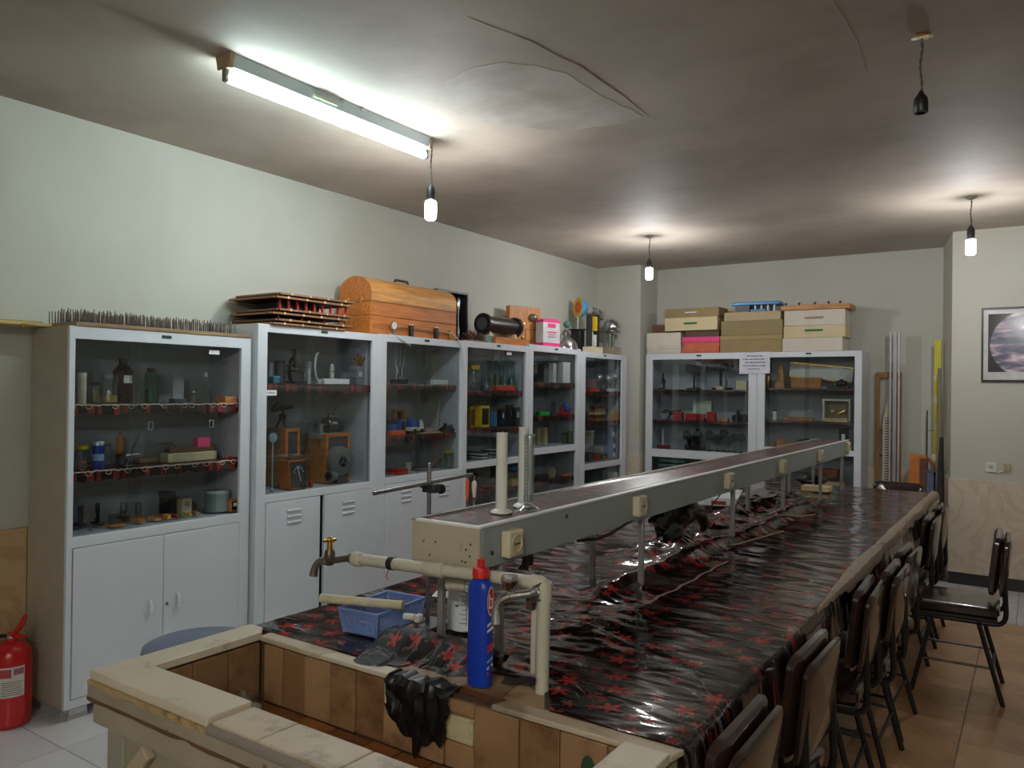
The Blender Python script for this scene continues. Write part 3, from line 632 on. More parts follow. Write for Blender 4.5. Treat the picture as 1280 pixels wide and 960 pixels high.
dd = (p-q).normalized(); MB().tube([p+dd*.0005, p+dd*.002], .0118, 14).build('cut_end', mat((196, 160, 104), .7), o)
o = thing('grey_strip', 'flat grey metal strip inside the blue basket under the rod', 'strip', (-1.52, 1.59, .83))
MB().ob((0, 0, .012), (.10, .02, .004), (0, .05, .35)).build('strip', STEEL, o)

# white graduated container
j = thing('graduated_jar', 'white translucent plastic container with black graduation marks between the shelf post and the blue bottle', 'container', (-1.335, 1.765, .824))
JM = mat((216, 220, 222), .35, 0, .03, 8, spec=.4)
MB().lathe([(.05, 0), (.055, .004), (.055, .15), (.05, .165), (.042, .172), (.042, .176), (.05, .177), (.052, .183), (.044, .188), (.001, .19)], (0, 0, 0), 30).build('jar', JM, j)
g = MB()
for k in range(9):
    w = .018 if k % 2 == 0 else .011
    for q in range(5):
        an = -pi/2+.62-(w/.055)*(q/5); an2 = -pi/2+.62-(w/.055)*((q+1)/5); z = .025+.0125*k
        g._a([(.0554*cos(an), .0554*sin(an), z), (.0554*cos(an2), .0554*sin(an2), z), (.0554*cos(an2), .0554*sin(an2), z+.0016), (.0554*cos(an), .0554*sin(an), z+.0016)], [(0, 1, 2, 3)])
an = -pi/2+.62
g._a([(.0554*cos(an), .0554*sin(an), .02), (.0554*cos(an+.03), .0554*sin(an+.03), .02), (.0554*cos(an+.03), .0554*sin(an+.03), .13), (.0554*cos(an), .0554*sin(an), .13)], [(0, 1, 2, 3)])
an = -pi/2+.05
for k in range(3): g._a([(.0554*cos(an+.06*k), .0554*sin(an+.06*k), .07), (.0554*cos(an+.06*k+.045), .0554*sin(an+.06*k+.045), .07), (.0554*cos(an+.06*k+.045), .0554*sin(an+.06*k+.045), .076), (.0554*cos(an+.06*k), .0554*sin(an+.06*k), .076)], [(0, 1, 2, 3)])
g.build('graduation_marks', INK, j)

# blue bottle
bt = thing('cleaner_bottle', 'tall blue plastic cleaning bottle with red cap on the back ledge of the sink', 'bottle', (-1.066, 1.462, .813), radians(-4))
BM = mat((22, 58, 168), .32, 0, .05, 6)
rows = []
for z, w, dpt in ((0, .028, .018), (.003, .033, .022), (.04, .0345, .0235), (.12, .032, .0225), (.16, .0315, .022), (.2, .033, .0225), (.225, .033, .0225), (.238, .029, .02), (.246, .02, .016), (.25, .013, .013), (.262, .012, .012)):
    rows.append([(w*cos(2*pi*k/28)*(abs(cos(2*pi*k/28))**-.25 if abs(cos(2*pi*k/28)) > .05 else 1)*.93, dpt*sin(2*pi*k/28)*(abs(sin(2*pi*k/28))**-.25 if abs(sin(2*pi*k/28)) > .05 else 1)*.93, z) for k in range(29)])
o = MB().grid(rows); o._a([rows[0][k] for k in range(28)], [tuple(range(28))]); o.build('body', BM, bt)
MB().lathe([(.0195, .25), (.0195, .268), (.017, .273), (.009, .275), (.0085, .292), (.006, .2935), (.001, .294)], (0, 0, 0), 20).build('cap', mat((196, 30, 24), .4), bt)
lab = MB()
def sideoval(b, cy, cz, ry, rz, x, m, n=22): b._a([(x-.0009*(abs(cos(2*pi*k/n)*ry)/.012)**2, cy+ry*cos(2*pi*k/n), cz+rz*sin(2*pi*k/n)) for k in range(n)], [tuple(range(n))], m)
sideoval(lab, 0, .2, .0125, .034, .0316, 0); sideoval(lab, 0, .2, .0105, .03, .0319, 1)
lab.build('printed_oval', [mat((214, 214, 220), .4), mat((206, 40, 34), .4)], bt)
lab = MB()
for y0_, z0_, z1_ in ((-.006, .184, .216), (.004, .184, .204)): lab.box(.0320, .0323, y0_-.0014, y0_+.0014, z0_, z1_)
lab.box(.0320, .0323, -.006, .005, .183, .187); lab.box(.0320, .0323, -.002, .006, .203, .2065)
lab.build('printed_mark', mat((235, 235, 238), .4), bt)
lab = MB()
for z, c in ((.148, (225, 225, 230)), (.135, (225, 225, 230)), (.098, (206, 60, 44)), (.088, (206, 60, 44)), (.065, (110, 170, 220)), (.05, (225, 225, 230)), (.038, (206, 60, 44))): MB().ob((.0312, -.001, z), (.0006, .022, .006), (.35, 0, 0)).build('printed_band', mat(c, .4), bt)

# things under / on the raised shelf
p = thing('measuring_cylinder', 'opaque white plastic measuring cylinder standing on the near end of the raised shelf', 'cylinder', (-1.213, 1.755, SZ1+.003))
MB().lathe([(.03, 0), (.031, .003), (.024, .008), (.016, .012), (.0155, .215), (.0165, .219), (.0145, .219), (.0138, .02), (.001, .018)], (0, 0, 0), 24).build('cylinder', mat((226, 224, 214), .4, 0, .02), p)
p = thing('measuring_cylinder', 'white measuring cylinder partly hidden behind the clear glass one on the raised shelf', 'cylinder', (-1.226, 1.885, SZ1+.003))
MB().lathe([(.03, 0), (.031, .003), (.024, .008), (.0155, .012), (.015, .225), (.0165, .229), (.0145, .229), (.0138, .02), (.001, .018)], (0, 0, 0), 24).build('cylinder', mat((222, 222, 216), .4, 0, .02), p)
p = thing('glass_cylinder', 'clear glass measuring cylinder with spout on a six sided foot on the raised shelf', 'cylinder', (-1.173, 1.83, SZ1+.003))
MB().lathe([(.036, 0), (.037, .004), (.026, .010), (.012, .018)], (0, 0, 0), 6).build('foot', CLEAR, p)
MB().lathe([(.012, .018), (.0145, .024), (.0145, .208), (.018, .212), (.0165, .213), (.0135, .206), (.0135, .027), (.001, .022)], (0, 0, 0), 24).build('tube', CLEAR, p)
g = MB()
for k in range(14): g.box(-.006, .006, -.0150, -.0146, .05+.01*k, .0508+.01*k)
g.build('graduation_marks', mat((206, 206, 206), .5), p)
p = thing('clamp_stand', 'steel retort stand with horizontal clamp rod standing behind the raised shelf', 'stand', (-1.42, 1.695, .824))
MB().box(-.045, .045, -.06, .06, 0, .014).build('base', IRON, p, .003)
MB().cyl((0, 0, .012), (0, 0, .465), .0062, n=12).build('rod', STEEL, p)
zc = at(535, 610, X=-1.42).z-.824; e0 = at(467, 617, X=-1.40); e1 = at(590, 593, X=-1.40)
MB().tube([(e0.x+1.42+.0, e0.y-1.695, e0.z-.824), (e1.x+1.42, e1.y-1.695, e1.z-.824)], .005, 10).build('cross_rod', STEEL, p)
MB().box(-.014, .03, -.016, .016, zc-.012, zc+.012).build('boss_head', IRON, p, .003)
o = MB(); o.lathe([(.012, 0), (.015, .004), (.015, .012), (.011, .016)], (.012, .03, zc-.006), 8, axis='y'); o.build('thumb_screw', BLACK, p)
o = MB(); o.ob((.012, -.034, zc+.008), (.03, .006, .008)); o.cyl((.012, -.016, zc+.004), (.012, -.04, zc+.008), .003); o.build('wing_screw', BLACK, p)
yh = e1.y-1.695
for nm, dy, m, z0, z1, r, lbl in (('thermometer', -.022, ORANGE, -.075, -.012, .006, 'orange'), ('sample_tube', .012, mat((206, 208, 204), .4), -.07, -.02, .008, 'white')):
    hx, hz = e1.x, e1.z
    q = thing('hanging_'+nm, 'small %s tipped tube hanging from the end of the clamp rod' % ('orange' if lbl == 'orange' else 'white'), 'tube', (hx, e1.y+dy, hz))
    MB().tube([(0, 0, -.004), (0, 0, z1)], .0014, 6).build('hook', STEEL, q)
    MB().lathe([(r*.5, z1), (r, z1-.006), (r, (z0+z1)/2), (r*.55, z0)], (0, 0, 0), 14).build('tip', m, q)
    MB().lathe([(r*.7, z0), (r*.7, z0-.024), (r*.3, z0-.03)], (0, 0, 0), 14).build('glass_stem', CLEAR, q)

BAG = mat((20, 19, 21), .3, 0, .3, 14, .15)
def blob(c, rx, ry, rz, sd, amp=.25, n=20):
    o = MB(); o.sph((0, 0, 0), 1, n)
    o.v = [((v[0]*rx)*(1+amp*fbm(v[0]*1.6+sd, v[1]*1.6, v[2]*1.6)), v[1]*ry*(1+amp*fbm(v[0]*1.4, v[1]*1.8+sd, v[2]*1.5)), v[2]*rz*(1+amp*fbm(v[0]*1.5, v[1]*1.7, v[2]*1.6+sd))) for v in o.v]
    o.M = None; o.v = [(v[0]+c[0], v[1]+c[1], v[2]+c[2]) for v in o.v]; return o
t = thing('black_bag', 'black plastic bag tied under the middle of the raised shelf', 'bag', (-1.25, 3.1, .95))
blob((0, 0, .03), .05, .2, .065, 2, .7, 28).build('bag', BAG, t); blob((.01, -.09, -.02), .04, .09, .05, 9, .7, 22).build('bag_fold', BAG, t)
MB().tube([(0, .16, .02), (.02, .24, .0), (.025, .27, -.05), (.01, .29, -.075)], [.03, .026, .02, .012], 10).build('bag_end', BAG, t)
MB().tube([(0, -.1, .05), (0, -.1, .1)], .006, 6).build('tie', BAG, t)
t = thing('black_tape_loop', 'ragged end of black tape hanging under the near end of the raised shelf', 'tape', (-1.2, 1.872, 1.0))
rows = [[(-.002+.002*k, -.028+.012*k+.006*fbm(k, j*.8, 1), .055-.012*j-.004*fbm(k*.7, j, 4)) for k in range(5)] for j in range(8)]
o = MB().grid(rows[:6]); o.prism([(-.05, -.005), (-.02, .012), (0, .02), (0, -.02), (-.018, -.012)], 'x', -.002, .003); o.build('tape', BAG, t)
t = thing('power_cable', 'black power cable looping under the right edge of the raised shelf', 'cable', (-1.13, 2.6, 1.05))
pts = [at(722, 676, X=-1.16), at(745, 674, X=-1.14), at(762, 668, X=-1.12), at(782, 655, X=-1.12), at(800, 646, X=-1.13)]
MB().tube([p_-Vector((-1.13, 2.6, 1.05)) for p_ in pts], .005, 8).build('cable', BLACK, t)
t = thing('thin_wire', 'thin grey wire sagging between two posts under the raised shelf', 'wire', (-1.2, 3.2, .95))
pts = [at(815, 652, X=-1.2), at(830, 661, X=-1.22), at(850, 663, X=-1.24), at(872, 655, X=-1.25), at(893, 628, X=-1.22), at(902, 616, X=-1.2)]
MB().tube([p_-Vector((-1.2, 3.2, .95)) for p_ in pts], .003, 6).build('wire', mat((112, 96, 80), .6), t)
t = thing('plastic_tray', 'white plastic tray with red print lying under the middle of the raised shelf', 'tray', (-1.56, 4.55, .845), radians(14))
MB().prism([(-.10, 0), (.10, 0), (.12, .05), (-.12, .05)], 'y', -.22, .22).build('tray', mat((226, 232, 228), .4), t, .006)
MB().box(-.03, .05, -.2215, -.2205, .012, .032).build('print', mat((180, 50, 50), .5), t)
t = thing('grey_sheet', 'rumpled grey plastic sheet lying on the far half of the bench under the shelf', 'sheet', (-1.44, 4.98, .84))
MB().grid([[(-.10+.04*i, -.18+.045*j, .014+.03*abs(fbm(i*.5, j*.5, 4))) for i in range(6)] for j in range(9)]).build('sheet', mat((128, 124, 122), .3, 0, .1, 8), t)
t = thing('wooden_tray', 'pale wooden box lid on the far end of the bench', 'box', (-1.25, 5.62, .826))
MB().box(-.09, .09, -.06, .06, 0, .035).build('lid', PALE, t, .003)
t = thing('dark_bag', 'small black bag on the far end of the bench behind the pale box lid', 'bag', (-1.35, 5.92, .87))
blob((0, 0, .0), .10, .08, .04, 5).build('bag', BAG, t)
t = thing('paper_slip', 'white paper slip on the cloth behind the front shelf post', 'paper', (-1.60, 1.98, .827), .4)
MB().ob((0, 0, .003), (.05, .06, .0012), (.06, .03, 0)).build('paper', PAPER, t)

# ================================================================== CHAIRS
VIN = mat((47, 30, 26), .22, 0, .12, 12, .05, 120, coat=.6)
TUB = mat((30, 26, 26), .35, .3, .1, 20)
PIPING = mat((86, 74, 70), .3, 0, .1, 20)
def cushion(w, h, t, r=.04, n=6):
    """rounded slab in the x-z plane, thickness along y, softened edges"""
    def ring(k, y):
        o = []
        for cx, cz, a0 in ((w-r, h-r, 0), (-w+r, h-r, pi/2), (-w+r, -h+r, pi), (w-r, -h+r, 3*pi/2)):
            for i in range(n+1):
                a = a0+pi/2*i/n; o.append(((cx+r*cos(a))*k, y, (cz+r*sin(a))*k))
        return o
    rs = [ring(.0, -t), ring(.8, -t), ring(.95, -t*.86), ring(1, -t*.5), ring(1, t*.5), ring(.95, t*.86), ring(.8, t), ring(.0, t)]
    b = MB()
    m = len(rs[0])
    b._a([p for q in rs for p in q], [(i*m+j, i*m+(j+1) % m, (i+1)*m+(j+1) % m, (i+1)*m+j) for i in range(len(rs)-1) for j in range(m)]); return b
def chair(label):
    t = thing('vinyl_chair', label, 'chair', group='dark vinyl chairs at the bench')
    b = cushion(.175, .145, .017); b.v = [(x, y+.182+.03*(z/.145)*.5-.018*(x/.17)**2, z+.665) for x, y, z in b.v]; b.build('back_pad', VIN, t)
    b = cushion(.175, .140, .011); b.v = [(x, y+.222+.03*(z/.145)*.5-.018*(x/.17)**2, z+.655) for x, y, z in b.v]; b.build('rear_pad', VIN, t)
    b = cushion(.19, .19, .026, .05); b.v = [(x, z-.0, -y+.436+.006*cos(x*7)) for x, y, z in b.v]; b.build('seat', VIN, t)
    MB().box(-.18, .18, -.18, .18, .392, .411).build('seat_board', BLACK, t, .004)
    f = MB()
    half = lambda s: [(s*.15, .212, .74), (s*.15, .207, .62), (s*.15, .212, .5), (s*.15, .215, .45)]+bez((s*.15, .215, .44), (s*.15, .214, .385), (s*.15, .19, .378), (s*.15, .14, .38), 6)+[(s*.15, -.15, .381)]
    f.tube(half(-1)+half(1)[::-1], .0115, 10)
    f.build('back_frame', TUB, t)
    for s in (-1, 1):
        MB().tube([(s*.165, .10, .385), (s*.182, .205, .0)], .011, 10).build('leg', TUB, t)
        MB().tube([(s*.165, -.10, .385), (s*.182, -.19, .0)], .011, 10).build('leg', TUB, t)
    MB().cyl((-.172, .165, .15), (.172, .165, .15), .007, n=8).build('cross_brace', TUB, t)
    for s in (-1, 1): MB().cyl((s*.172, .155, .17), (s*.172, -.145, .17), .006, n=8).build('side_brace', TUB, t)
    return t
c0 = None
CH = [(-.70, 1.66, -90, 'vinyl chair nearest the camera, its back cut by the bottom edge of the photo'),
      (-.70, 2.27, -91, 'second vinyl chair from the sink, in front of the round white table leg'),
      (-.70, 3.09, -88, 'third vinyl chair from the sink, its back close against the fourth'),
      (-.665, 3.475, -90, 'fourth vinyl chair from the sink, half hidden by the third'),
      (-.672, 3.93, -92, 'fifth vinyl chair from the sink, just before the pulled out chair'),
      (-.69, 5.04, -90, 'sixth vinyl chair along the bench, seen behind the pulled out one'),
      (-.69, 5.56, -90, 'last vinyl chair on the long side, by the far corner of the bench'),
      (-.335, 4.62, -88, 'vinyl chair pulled out from the bench, standing alone on the brown tiles'),
      (-.895, 6.56, 0, 'vinyl chair at the far short end of the bench')]
for i, (x, y, rz, lb_) in enumerate(CH):
    if c0 is None: c0 = chair(lb_); c = c0
    else: c = again(c0); c['label'] = lb_
    c.location = (x, y, 0); c.rotation_euler = (0, 0, radians(rz))

# ------------------------------------------------------------------ stool, extinguisher
t = thing('round_stool', 'round grey-blue padded stool behind the left edge of the sink', 'stool', (-2.69, 1.85, 0))
MB().lathe([(.19, .462), (.21, .466), (.215, .48), (.212, .494), (.2, .499), (.001, .5)], (0, 0, 0), 48).build('seat', mat((104, 114, 136), .35, 0, .06, 8), t)
MB().lathe([(.19, .45), (.19, .462), (.001, .462)], (0, 0, 0), 32).build('seat_rim', STEEL, t)
for k in range(4):
    a = pi/4+k*pi/2; MB().tube([(.14*cos(a), .14*sin(a), .45), (.2*cos(a), .2*sin(a), 0)], .011, 10).build('leg', TUB, t)
MB().tube([(.165*cos(2*pi*k/24), .165*sin(2*pi*k/24), .2) for k in range(25)], .007, 8).build('foot_ring', TUB, t)
t = thing('fire_extinguisher', 'red fire extinguisher standing against the side of the nearest cabinet', 'extinguisher', (-3.735, 1.625, 0))
EX = mat((186, 22, 22), .28, 0, .05, 6, coat=.3)
MB().lathe([(.07, 0), (.078, .008), (.08, .02), (.08, .30), (.074, .33), (.055, .352), (.028, .364), (.024, .366), (.024, .378)], (0, 0, 0), 32).build('cylinder', EX, t)
MB().cyl((0, 0, .374), (0, 0, .392), .02, n=14).build('valve', CHROME, t)
MB().tube([(-.02, .0, .39), (.02, .0, .395), (.06, .01, .44), (.085, .015, .485)], [.012, .014, .013, .009], 8).build('handle', EX, t)
MB().tube([(0, 0, .388), (.05, .008, .392), (.095, .012, .398)], [.011, .010, .007], 8).build('lever', EX, t)
MB().tube(bez((-.015, -.01, .385), (-.1, -.06, .39), (-.115, -.07, .3), (-.085, -.055, .12), 10), .009, 8).build('hose', BLACK, t)
def wrap(a0, a1, z0, z1, m, nm, r=.0805, n=8): return MB().grid([[(r*cos(a0+(a1-a0)*i/n), r*sin(a0+(a1-a0)*i/n), z) for i in range(n+1)] for z in (z0, z1)]).build(nm, m, t)
wrap(-.95, .25, .14, .27, mat((206, 200, 190), .5), 'label'); wrap(-.95, -.4, .225, .262, mat((170, 60, 70), .5), 'label_print', .0808)
for k in range(7): wrap(-.85, .1, .150+.009*k, .1525+.009*k, INK, 'label_text', .0808)
wrap(-.3, .2, .235, .262, mat((150, 90, 110), .5), 'label_print', .0808)
# ================================================================== GLASS CABINETS
def plate(xb, zb, holes, y0, y1):
    """flat frame with rectangular openings, one connected mesh"""
    b = MB(); idx = {}
    def v(x, y, z):
        k = (round(x, 5), round(y, 5), round(z, 5))
        if k not in idx: idx[k] = len(b.v); b.v.append((x, y, z))
        return idx[k]
    solid = lambda i, j: 0 <= i < len(xb)-1 and 0 <= j < len(zb)-1 and (i, j) not in holes
    for i in range(len(xb)-1):
        for j in range(len(zb)-1):
            if not solid(i, j): continue
            a, c, e, g = xb[i], xb[i+1], zb[j], zb[j+1]
            fs = [((a, y0, e), (c, y0, e), (c, y0, g), (a, y0, g)), ((a, y1, e), (a, y1, g), (c, y1, g), (c, y1, e))]
            if not solid(i-1, j): fs.append(((a, y0, e), (a, y0, g), (a, y1, g), (a, y1, e)))
            if not solid(i+1, j): fs.append(((c, y0, e), (c, y1, e), (c, y1, g), (c, y0, g)))
            if not solid(i, j-1): fs.append(((a, y0, e), (a, y1, e), (c, y1, e), (c, y0, e)))
            if not solid(i, j+1): fs.append(((a, y0, g), (c, y0, g), (c, y1, g), (a, y1, g)))
            for f in fs: b.f.append(tuple(v(*p) for p in f)); b.mi.append(0)
    return b
CAB = {}
GOLD = mat((214, 190, 120), .35, .5, .1, 20)
def cabinet(key, label, org, rz, W_, D_, top, ox0, ox1, oz0, oz1, shelves, lower, lower_z, panes, name='glass_cabinet', cord=False, flap=.04, side=WHITE, lshelf=()):
    t = thing(name, label, 'cabinet', org, rz); t['group'] = 'white glass cabinets along the walls'; CAB[key] = dict(o=Vector(org), rz=rz, D=D_, W=W_, t=t)
    F = .02
    lz0, lz1 = lower_z
    fr = plate([0, ox0, ox1, W_], [.055, lz0, lz1, oz0, oz1, top], {(1, 1), (1, 3)}, 0, F).build('front_frame', WHITE, t, .0025)
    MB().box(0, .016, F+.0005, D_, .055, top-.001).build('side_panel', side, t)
    MB().box(W_-.016, W_, F+.0005, D_, .055, top-.001).build('side_panel', WHITE, t)
    MB().box(.017, W_-.017, D_-.012, D_-.001, .06, top-.02).build('back_panel', INSIDE, t)
    MB().box(.017, W_-.017, F+.001, D_-.001, top-.018, top-.001).build('top_panel', WHITE, t)
    MB().box(.017, W_-.017, F+.001, D_-.013, .06, .078).build('bottom_panel', INSIDE, t)
    MB().box(.017, W_-.017, F+.001, D_-.013, oz0-.022, oz0-.004).build('middle_floor', INSIDE, t)
    for x in (.017, W_-.024): MB().box(x, x+.007, F+.0007, D_-.013, .08, top-.02).build('inner_lining', INSIDE, t)
    for z, y0 in [(z, .055) for z in shelves]+[(z, .055) for z in lshelf]:
        s = MB().box(.026, W_-.026, y0, D_-.014, z-.022, z-.002).build('shelf', WOODD, t)
        n = 46; rows = []
        for p_y, p_z in ((D_-.02, 0), (y0+.01, 0), (y0-.004, -.002), (y0-.007, -.012), (y0-.006, -flap)):
            rows.append([(.027+(W_-.054)*i/n, p_y-(.004*abs(fbm(i*.4, z*7, 2)) if p_z < -.005 else 0), z-.0015+p_z*(1+.3*fbm(i*.35, z*9, 6))) for i in range(n+1)])
        MB().grid(rows).build('shelf_cover', VINYL_S, s)
        if cord:
            c = MB(); pts = [(.03+(W_-.06)*i/160, y0-.013+.002*sin(i), z-.003+.006*fbm(i*.25, z*3, 1)) for i in range(161)]
            c.tube(pts, .003, 5); c.build('cord', mat((206, 192, 176), .7, 0, .2, 60), s)
            for k in range(11):
                xx = .05+(W_-.1)*(k+random.uniform(-.3, .3))/10
                MB().tube([(xx+.014*cos(q*pi/4), y0-.014, z-.010+.011*sin(q*pi/4)) for q in range(9)], .0017, 4).build('cord_loop', mat((206, 186, 166), .7, 0, .2, 60), s)
    for i, (a, b_) in enumerate(panes):
        MB().box(a, b_, .024+.007*i, .0275+.007*i, oz0-.003, oz1+.004).build('glass_pane', GLASS, t)
    MB().box(ox0, ox1, .020, .0395, oz0-.008, oz0-.0035).build('lower_track', GOLD if cord else GREY, t)
    MB().box(ox0, ox1, .020, .0395, oz1+.0045, oz1+.010).build('upper_track', GOLD if cord else GREY, t)
    MB().ob(((ox0+ox1)/2, -.0015, (oz1+top)/2+.005), (.05, .003, .016)).build('maker_plate', mat((26, 66, 56), .4), t, .001)
    mx = (ox0+ox1)/2
    if lower == 'doors':
        MB().box(ox0, ox1, .03, .034, lz0, lz1).build('door_gap_shade', BLACK, t)  # black sheet standing in for the shaded interior behind the door gaps
        gap = .034 if key == 2 else .003
        for s, (a, b_) in enumerate(((ox0+.003, mx-gap/2), (mx+gap/2, ox1-.003))):
            d = MB().box(a, b_, -.004, .016, lz0+.003, lz1-.003).build('door', WHITE, t, .002)
            if key == 1:
                hx = b_-.07 if s == 0 else a+.075
                hz = .43
                MB().tube([(hx, -.004, hz-.035), (hx, -.014, hz-.03), (hx, -.021, hz), (hx, -.014, hz+.03), (hx, -.004, hz+.035)], [.004, .007, .009, .007, .004], 10).build('handle', mat((226, 228, 230), .35), d)
                if s: MB().lathe([(.008, -.0045), (.008, -.007), (.001, -.0075)], (a+.018, 0, .425), 14, axis='y').build('lock', STEEL, d)
            else:
                c = (a+b_)/2
                for k in range(3):
                    MB().prism([(-.004, lz1-.055-.033*k), (-.012, lz1-.062-.033*k), (-.012, lz1-.066-.033*k), (-.004, lz1-.069-.033*k)], 'x', c-.05, c+.05).build('louvre', mat((190, 194, 198), .45), d)
    else:
        for i, (a, b_) in enumerate(((ox0, mx+.03), (mx-.03, ox1))):
            MB().box(a, b_, .024+.007*i, .0275+.007*i, lz0-.002, lz1+.002).build('glass_pane', GLASS, t)
    for x in (.03, W_-.11):
        for y in (.012, D_-.09): MB().box(x, x+.08, y, y+.07, .022, .055).build('foot', mat((196, 198, 200), .5), t, .004)
        for y in (.018, D_-.09): MB().box(x-.004, x+.084, y, y+.075, 0, .022).build('foot_block', mat((166, 164, 158), .7), t)
    return t
R90 = pi/2
XF1, XF = -3.54, -3.50
c1 = cabinet(1, 'nearest white glass cabinet with two plain doors below and a nail board on top', (XF1, 1.755, 0), R90, .961, .345, 1.757, .027, .897, .815, 1.70, [1.10, 1.405], 'doors', (.095, .768), [(.025, .352), (.297, .775)], cord=True, flap=.045, side=SIDEP)
MB().ob((.775-.03, .0225, 1.672), (.062, .001, .022)).build('paper_label', PAPER, c1)
for x in (.40, .735):
    o = MB()
    for q in ((0, .018, .022, .0016), (0, -.018, .022, .0016)): o.box(x-.011, x+.011, .0225, .0235, 1.30+q[1]-.001, 1.30+q[1]+.001)
    for s in (-1, 1): o.box(x+s*.011-.001, x+s*.011+.001, .0225, .0235, 1.281, 1.319)
    tag(o.build('finger_grip', mat((190, 196, 198), .4), c1), kind='stuff')
c2 = cabinet(2, 'white glass cabinet with louvred doors ajar, holding wooden cases and a grey blower', (XF, 2.726, 0), R90, .938, .375, 1.84, .064, .88, .90, 1.795, [1.515], 'doors', (.09, .858), [(.062, .40), (.36, .882)], flap=.05)
MB().ob((.11, .0225, 1.462), (.075, .001, .03)).build('paper_label', PAPER, c2)
MB().ob((.11, .0218, 1.462), (.05, .0006, .004)).build('label_text', INK, c2)
c3 = cabinet(3, 'white glass cabinet third from the left with a toy truck inside and louvred doors', (XF, 3.665, 0), R90, .894, .375, 1.845, .07, .868, .912, 1.797, [1.178, 1.525], 'doors', (.09, .87), [(.068, .43), (.40, .87)])
c4 = cabinet(4, 'white glass cabinet fourth from the left with teal flasks and a glazed lower part', (XF, 4.56, 0), R90, .884, .375, 1.855, .042, .838, .95, 1.806, [1.195, 1.485], 'glass', (.50, .90), [(.04, .47), (.42, .84)], lshelf=[.70])
MB().ob((.62, .0225, 1.785), (.07, .001, .024)).build('paper_label', PAPER, c4)
c5 = cabinet(5, 'white glass cabinet fifth from the left with white binders and a glazed lower part', (XF, 5.445, 0), R90, .885, .375, 1.875, .068, .81, 1.0, 1.82, [1.27, 1.56], 'glass', (.50, .945), [(.066, .50), (.46, .812)], lshelf=[.705])
c6 = cabinet(6, 'last white glass cabinet of the left row, beside the corner column', (XF, 6.335, 0), R90, .973, .375, 1.857, .09, .865, .80, 1.806, [1.19, 1.485], 'glass', (.45, .745), [(.088, .50), (.46, .867)])
YF = 7.45
c7 = cabinet(7, 'left unit of the white glass cabinet pair against the far wall', (-3.352, YF, 0), 0, 1.142, .36, 1.88, .072, 1.062, .905, 1.818, [1.20, 1.518], 'glass', (.45, .825), [(.07, .58), (.53, 1.064)], flap=.02)
c8 = cabinet(8, 'right unit of the white glass cabinet pair against the far wall', (-2.208, YF, 0), 0, .923, .36, 1.88, .073, .863, .985, 1.828, [1.235, 1.54], 'glass', (.45, .935), [(.071, .47), (.43, .865)], flap=.02)
MB().ob((.5, .358, 1.36), (.55, .001, .2)).build('liner_board', mat((30, 52, 66), .6), c8)

# ------------------------------------------------------------------ small things in the cabinets
def carton(t, w, d, h, col=CARD, lid=None, lidh=None, plate_=None, front=None, bev=.003):
    lh = lidh or h*.3
    hb = h-lh if lid else h
    MB().box(-w/2, w/2, -d/2, d/2, 0, hb).build('body', col, t, min(bev, w*.1, h*.1))
    if lid: MB().box(-w/2-.002, w/2+.002, -d/2-.002, d/2+.002, hb+.0005, h).build('lid', lid, t, .002)
    if front: MB().box(-w*.38, w*.38, -d/2-.002, -d/2-.0003, h*.12, hb*.88).build('front_panel', front, t)
    if plate_: MB().box(-w*.22, w*.22, -d/2-.0025, -d/2-.0005, hb*.45, hb*.75).build('label', plate_, t)
def bottle(t, w, d, h, col=CLEAR, cap=BLACK, neck=.35, fill=None, lab=None, sh=.68):
    r = w/2; b = MB().lathe([(r*.9, 0), (r, h*.02), (r, h*sh), (r*neck, h*(sh+.16)), (r*neck, h*.9)], (0, 0, 0), 18).build('body', col, t)
    MB().lathe([(r*neck*1.25, h*.88), (r*neck*1.25, h), (.0005, h)], (0, 0, 0), 14).build('cap', cap, t)
    if fill: MB().lathe([(.0005, h*.02), (r*.9, h*.03), (r*.9, h*.4), (.0005, h*.4)], (0, 0, 0), 16).build('contents', fill, t)
    if lab: MB().box(-r*.45, r*.45, -r*1.03, -r*.85, h*.45, h*.62).build('label', lab, t)
def jar(t, w, d, h, col=CLEAR, cap=YELLOW, fill=None, fz=.5):
    r = w/2; MB().lathe([(r*.85, 0), (r, h*.05), (r, h*.74), (r*.82, h*.84), (r*.82, h*.86)], (0, 0, 0), 18).build('body', col, t)
    MB().lathe([(r*.9, h*.85), (r*.92, h*.99), (r*.85, h), (.0005, h)], (0, 0, 0), 18).build('lid', cap, t)
    if fill: MB().lathe([(.0005, h*.03), (r*.88, h*.06), (r*.88, h*fz), (.0005, h*fz)], (0, 0, 0), 16).build('contents', fill, t)
def flask(t, w, d, h, col=CLEAR, fill=None):
    r = w/2; MB().lathe([(r*.9, 0), (r, h*.04), (r*.95, h*.12), (r*.3, h*.66), (r*.28, h*.94), (r*.38, h)], (0, 0, 0), 18).build('body', col, t)
    MB().lathe([(r*.26, h*.86), (r*.3, h*1.0), (.0005, h*1.01)], (0, 0, 0), 12).build('stopper', fill or DGREY, t)
def retort(t, w, d, h, col=TEALG):
    r = w/2; MB().lathe([(.0005, 0), (r*.7, h*.03), (r, h*.25), (r*.85, h*.42), (r*.25, h*.6), (r*.18, h*.95), (r*.24, h)], (0, 0, 0), 18).build('bulb', col, t)
    MB().tube(bez((r*.1, 0, h*.8), (r*.9, 0, h*.95), (r*1.0, 0, h*.6), (r*1.05, 0, h*.45), 8), r*.1, 8).build('side_tube', col, t)
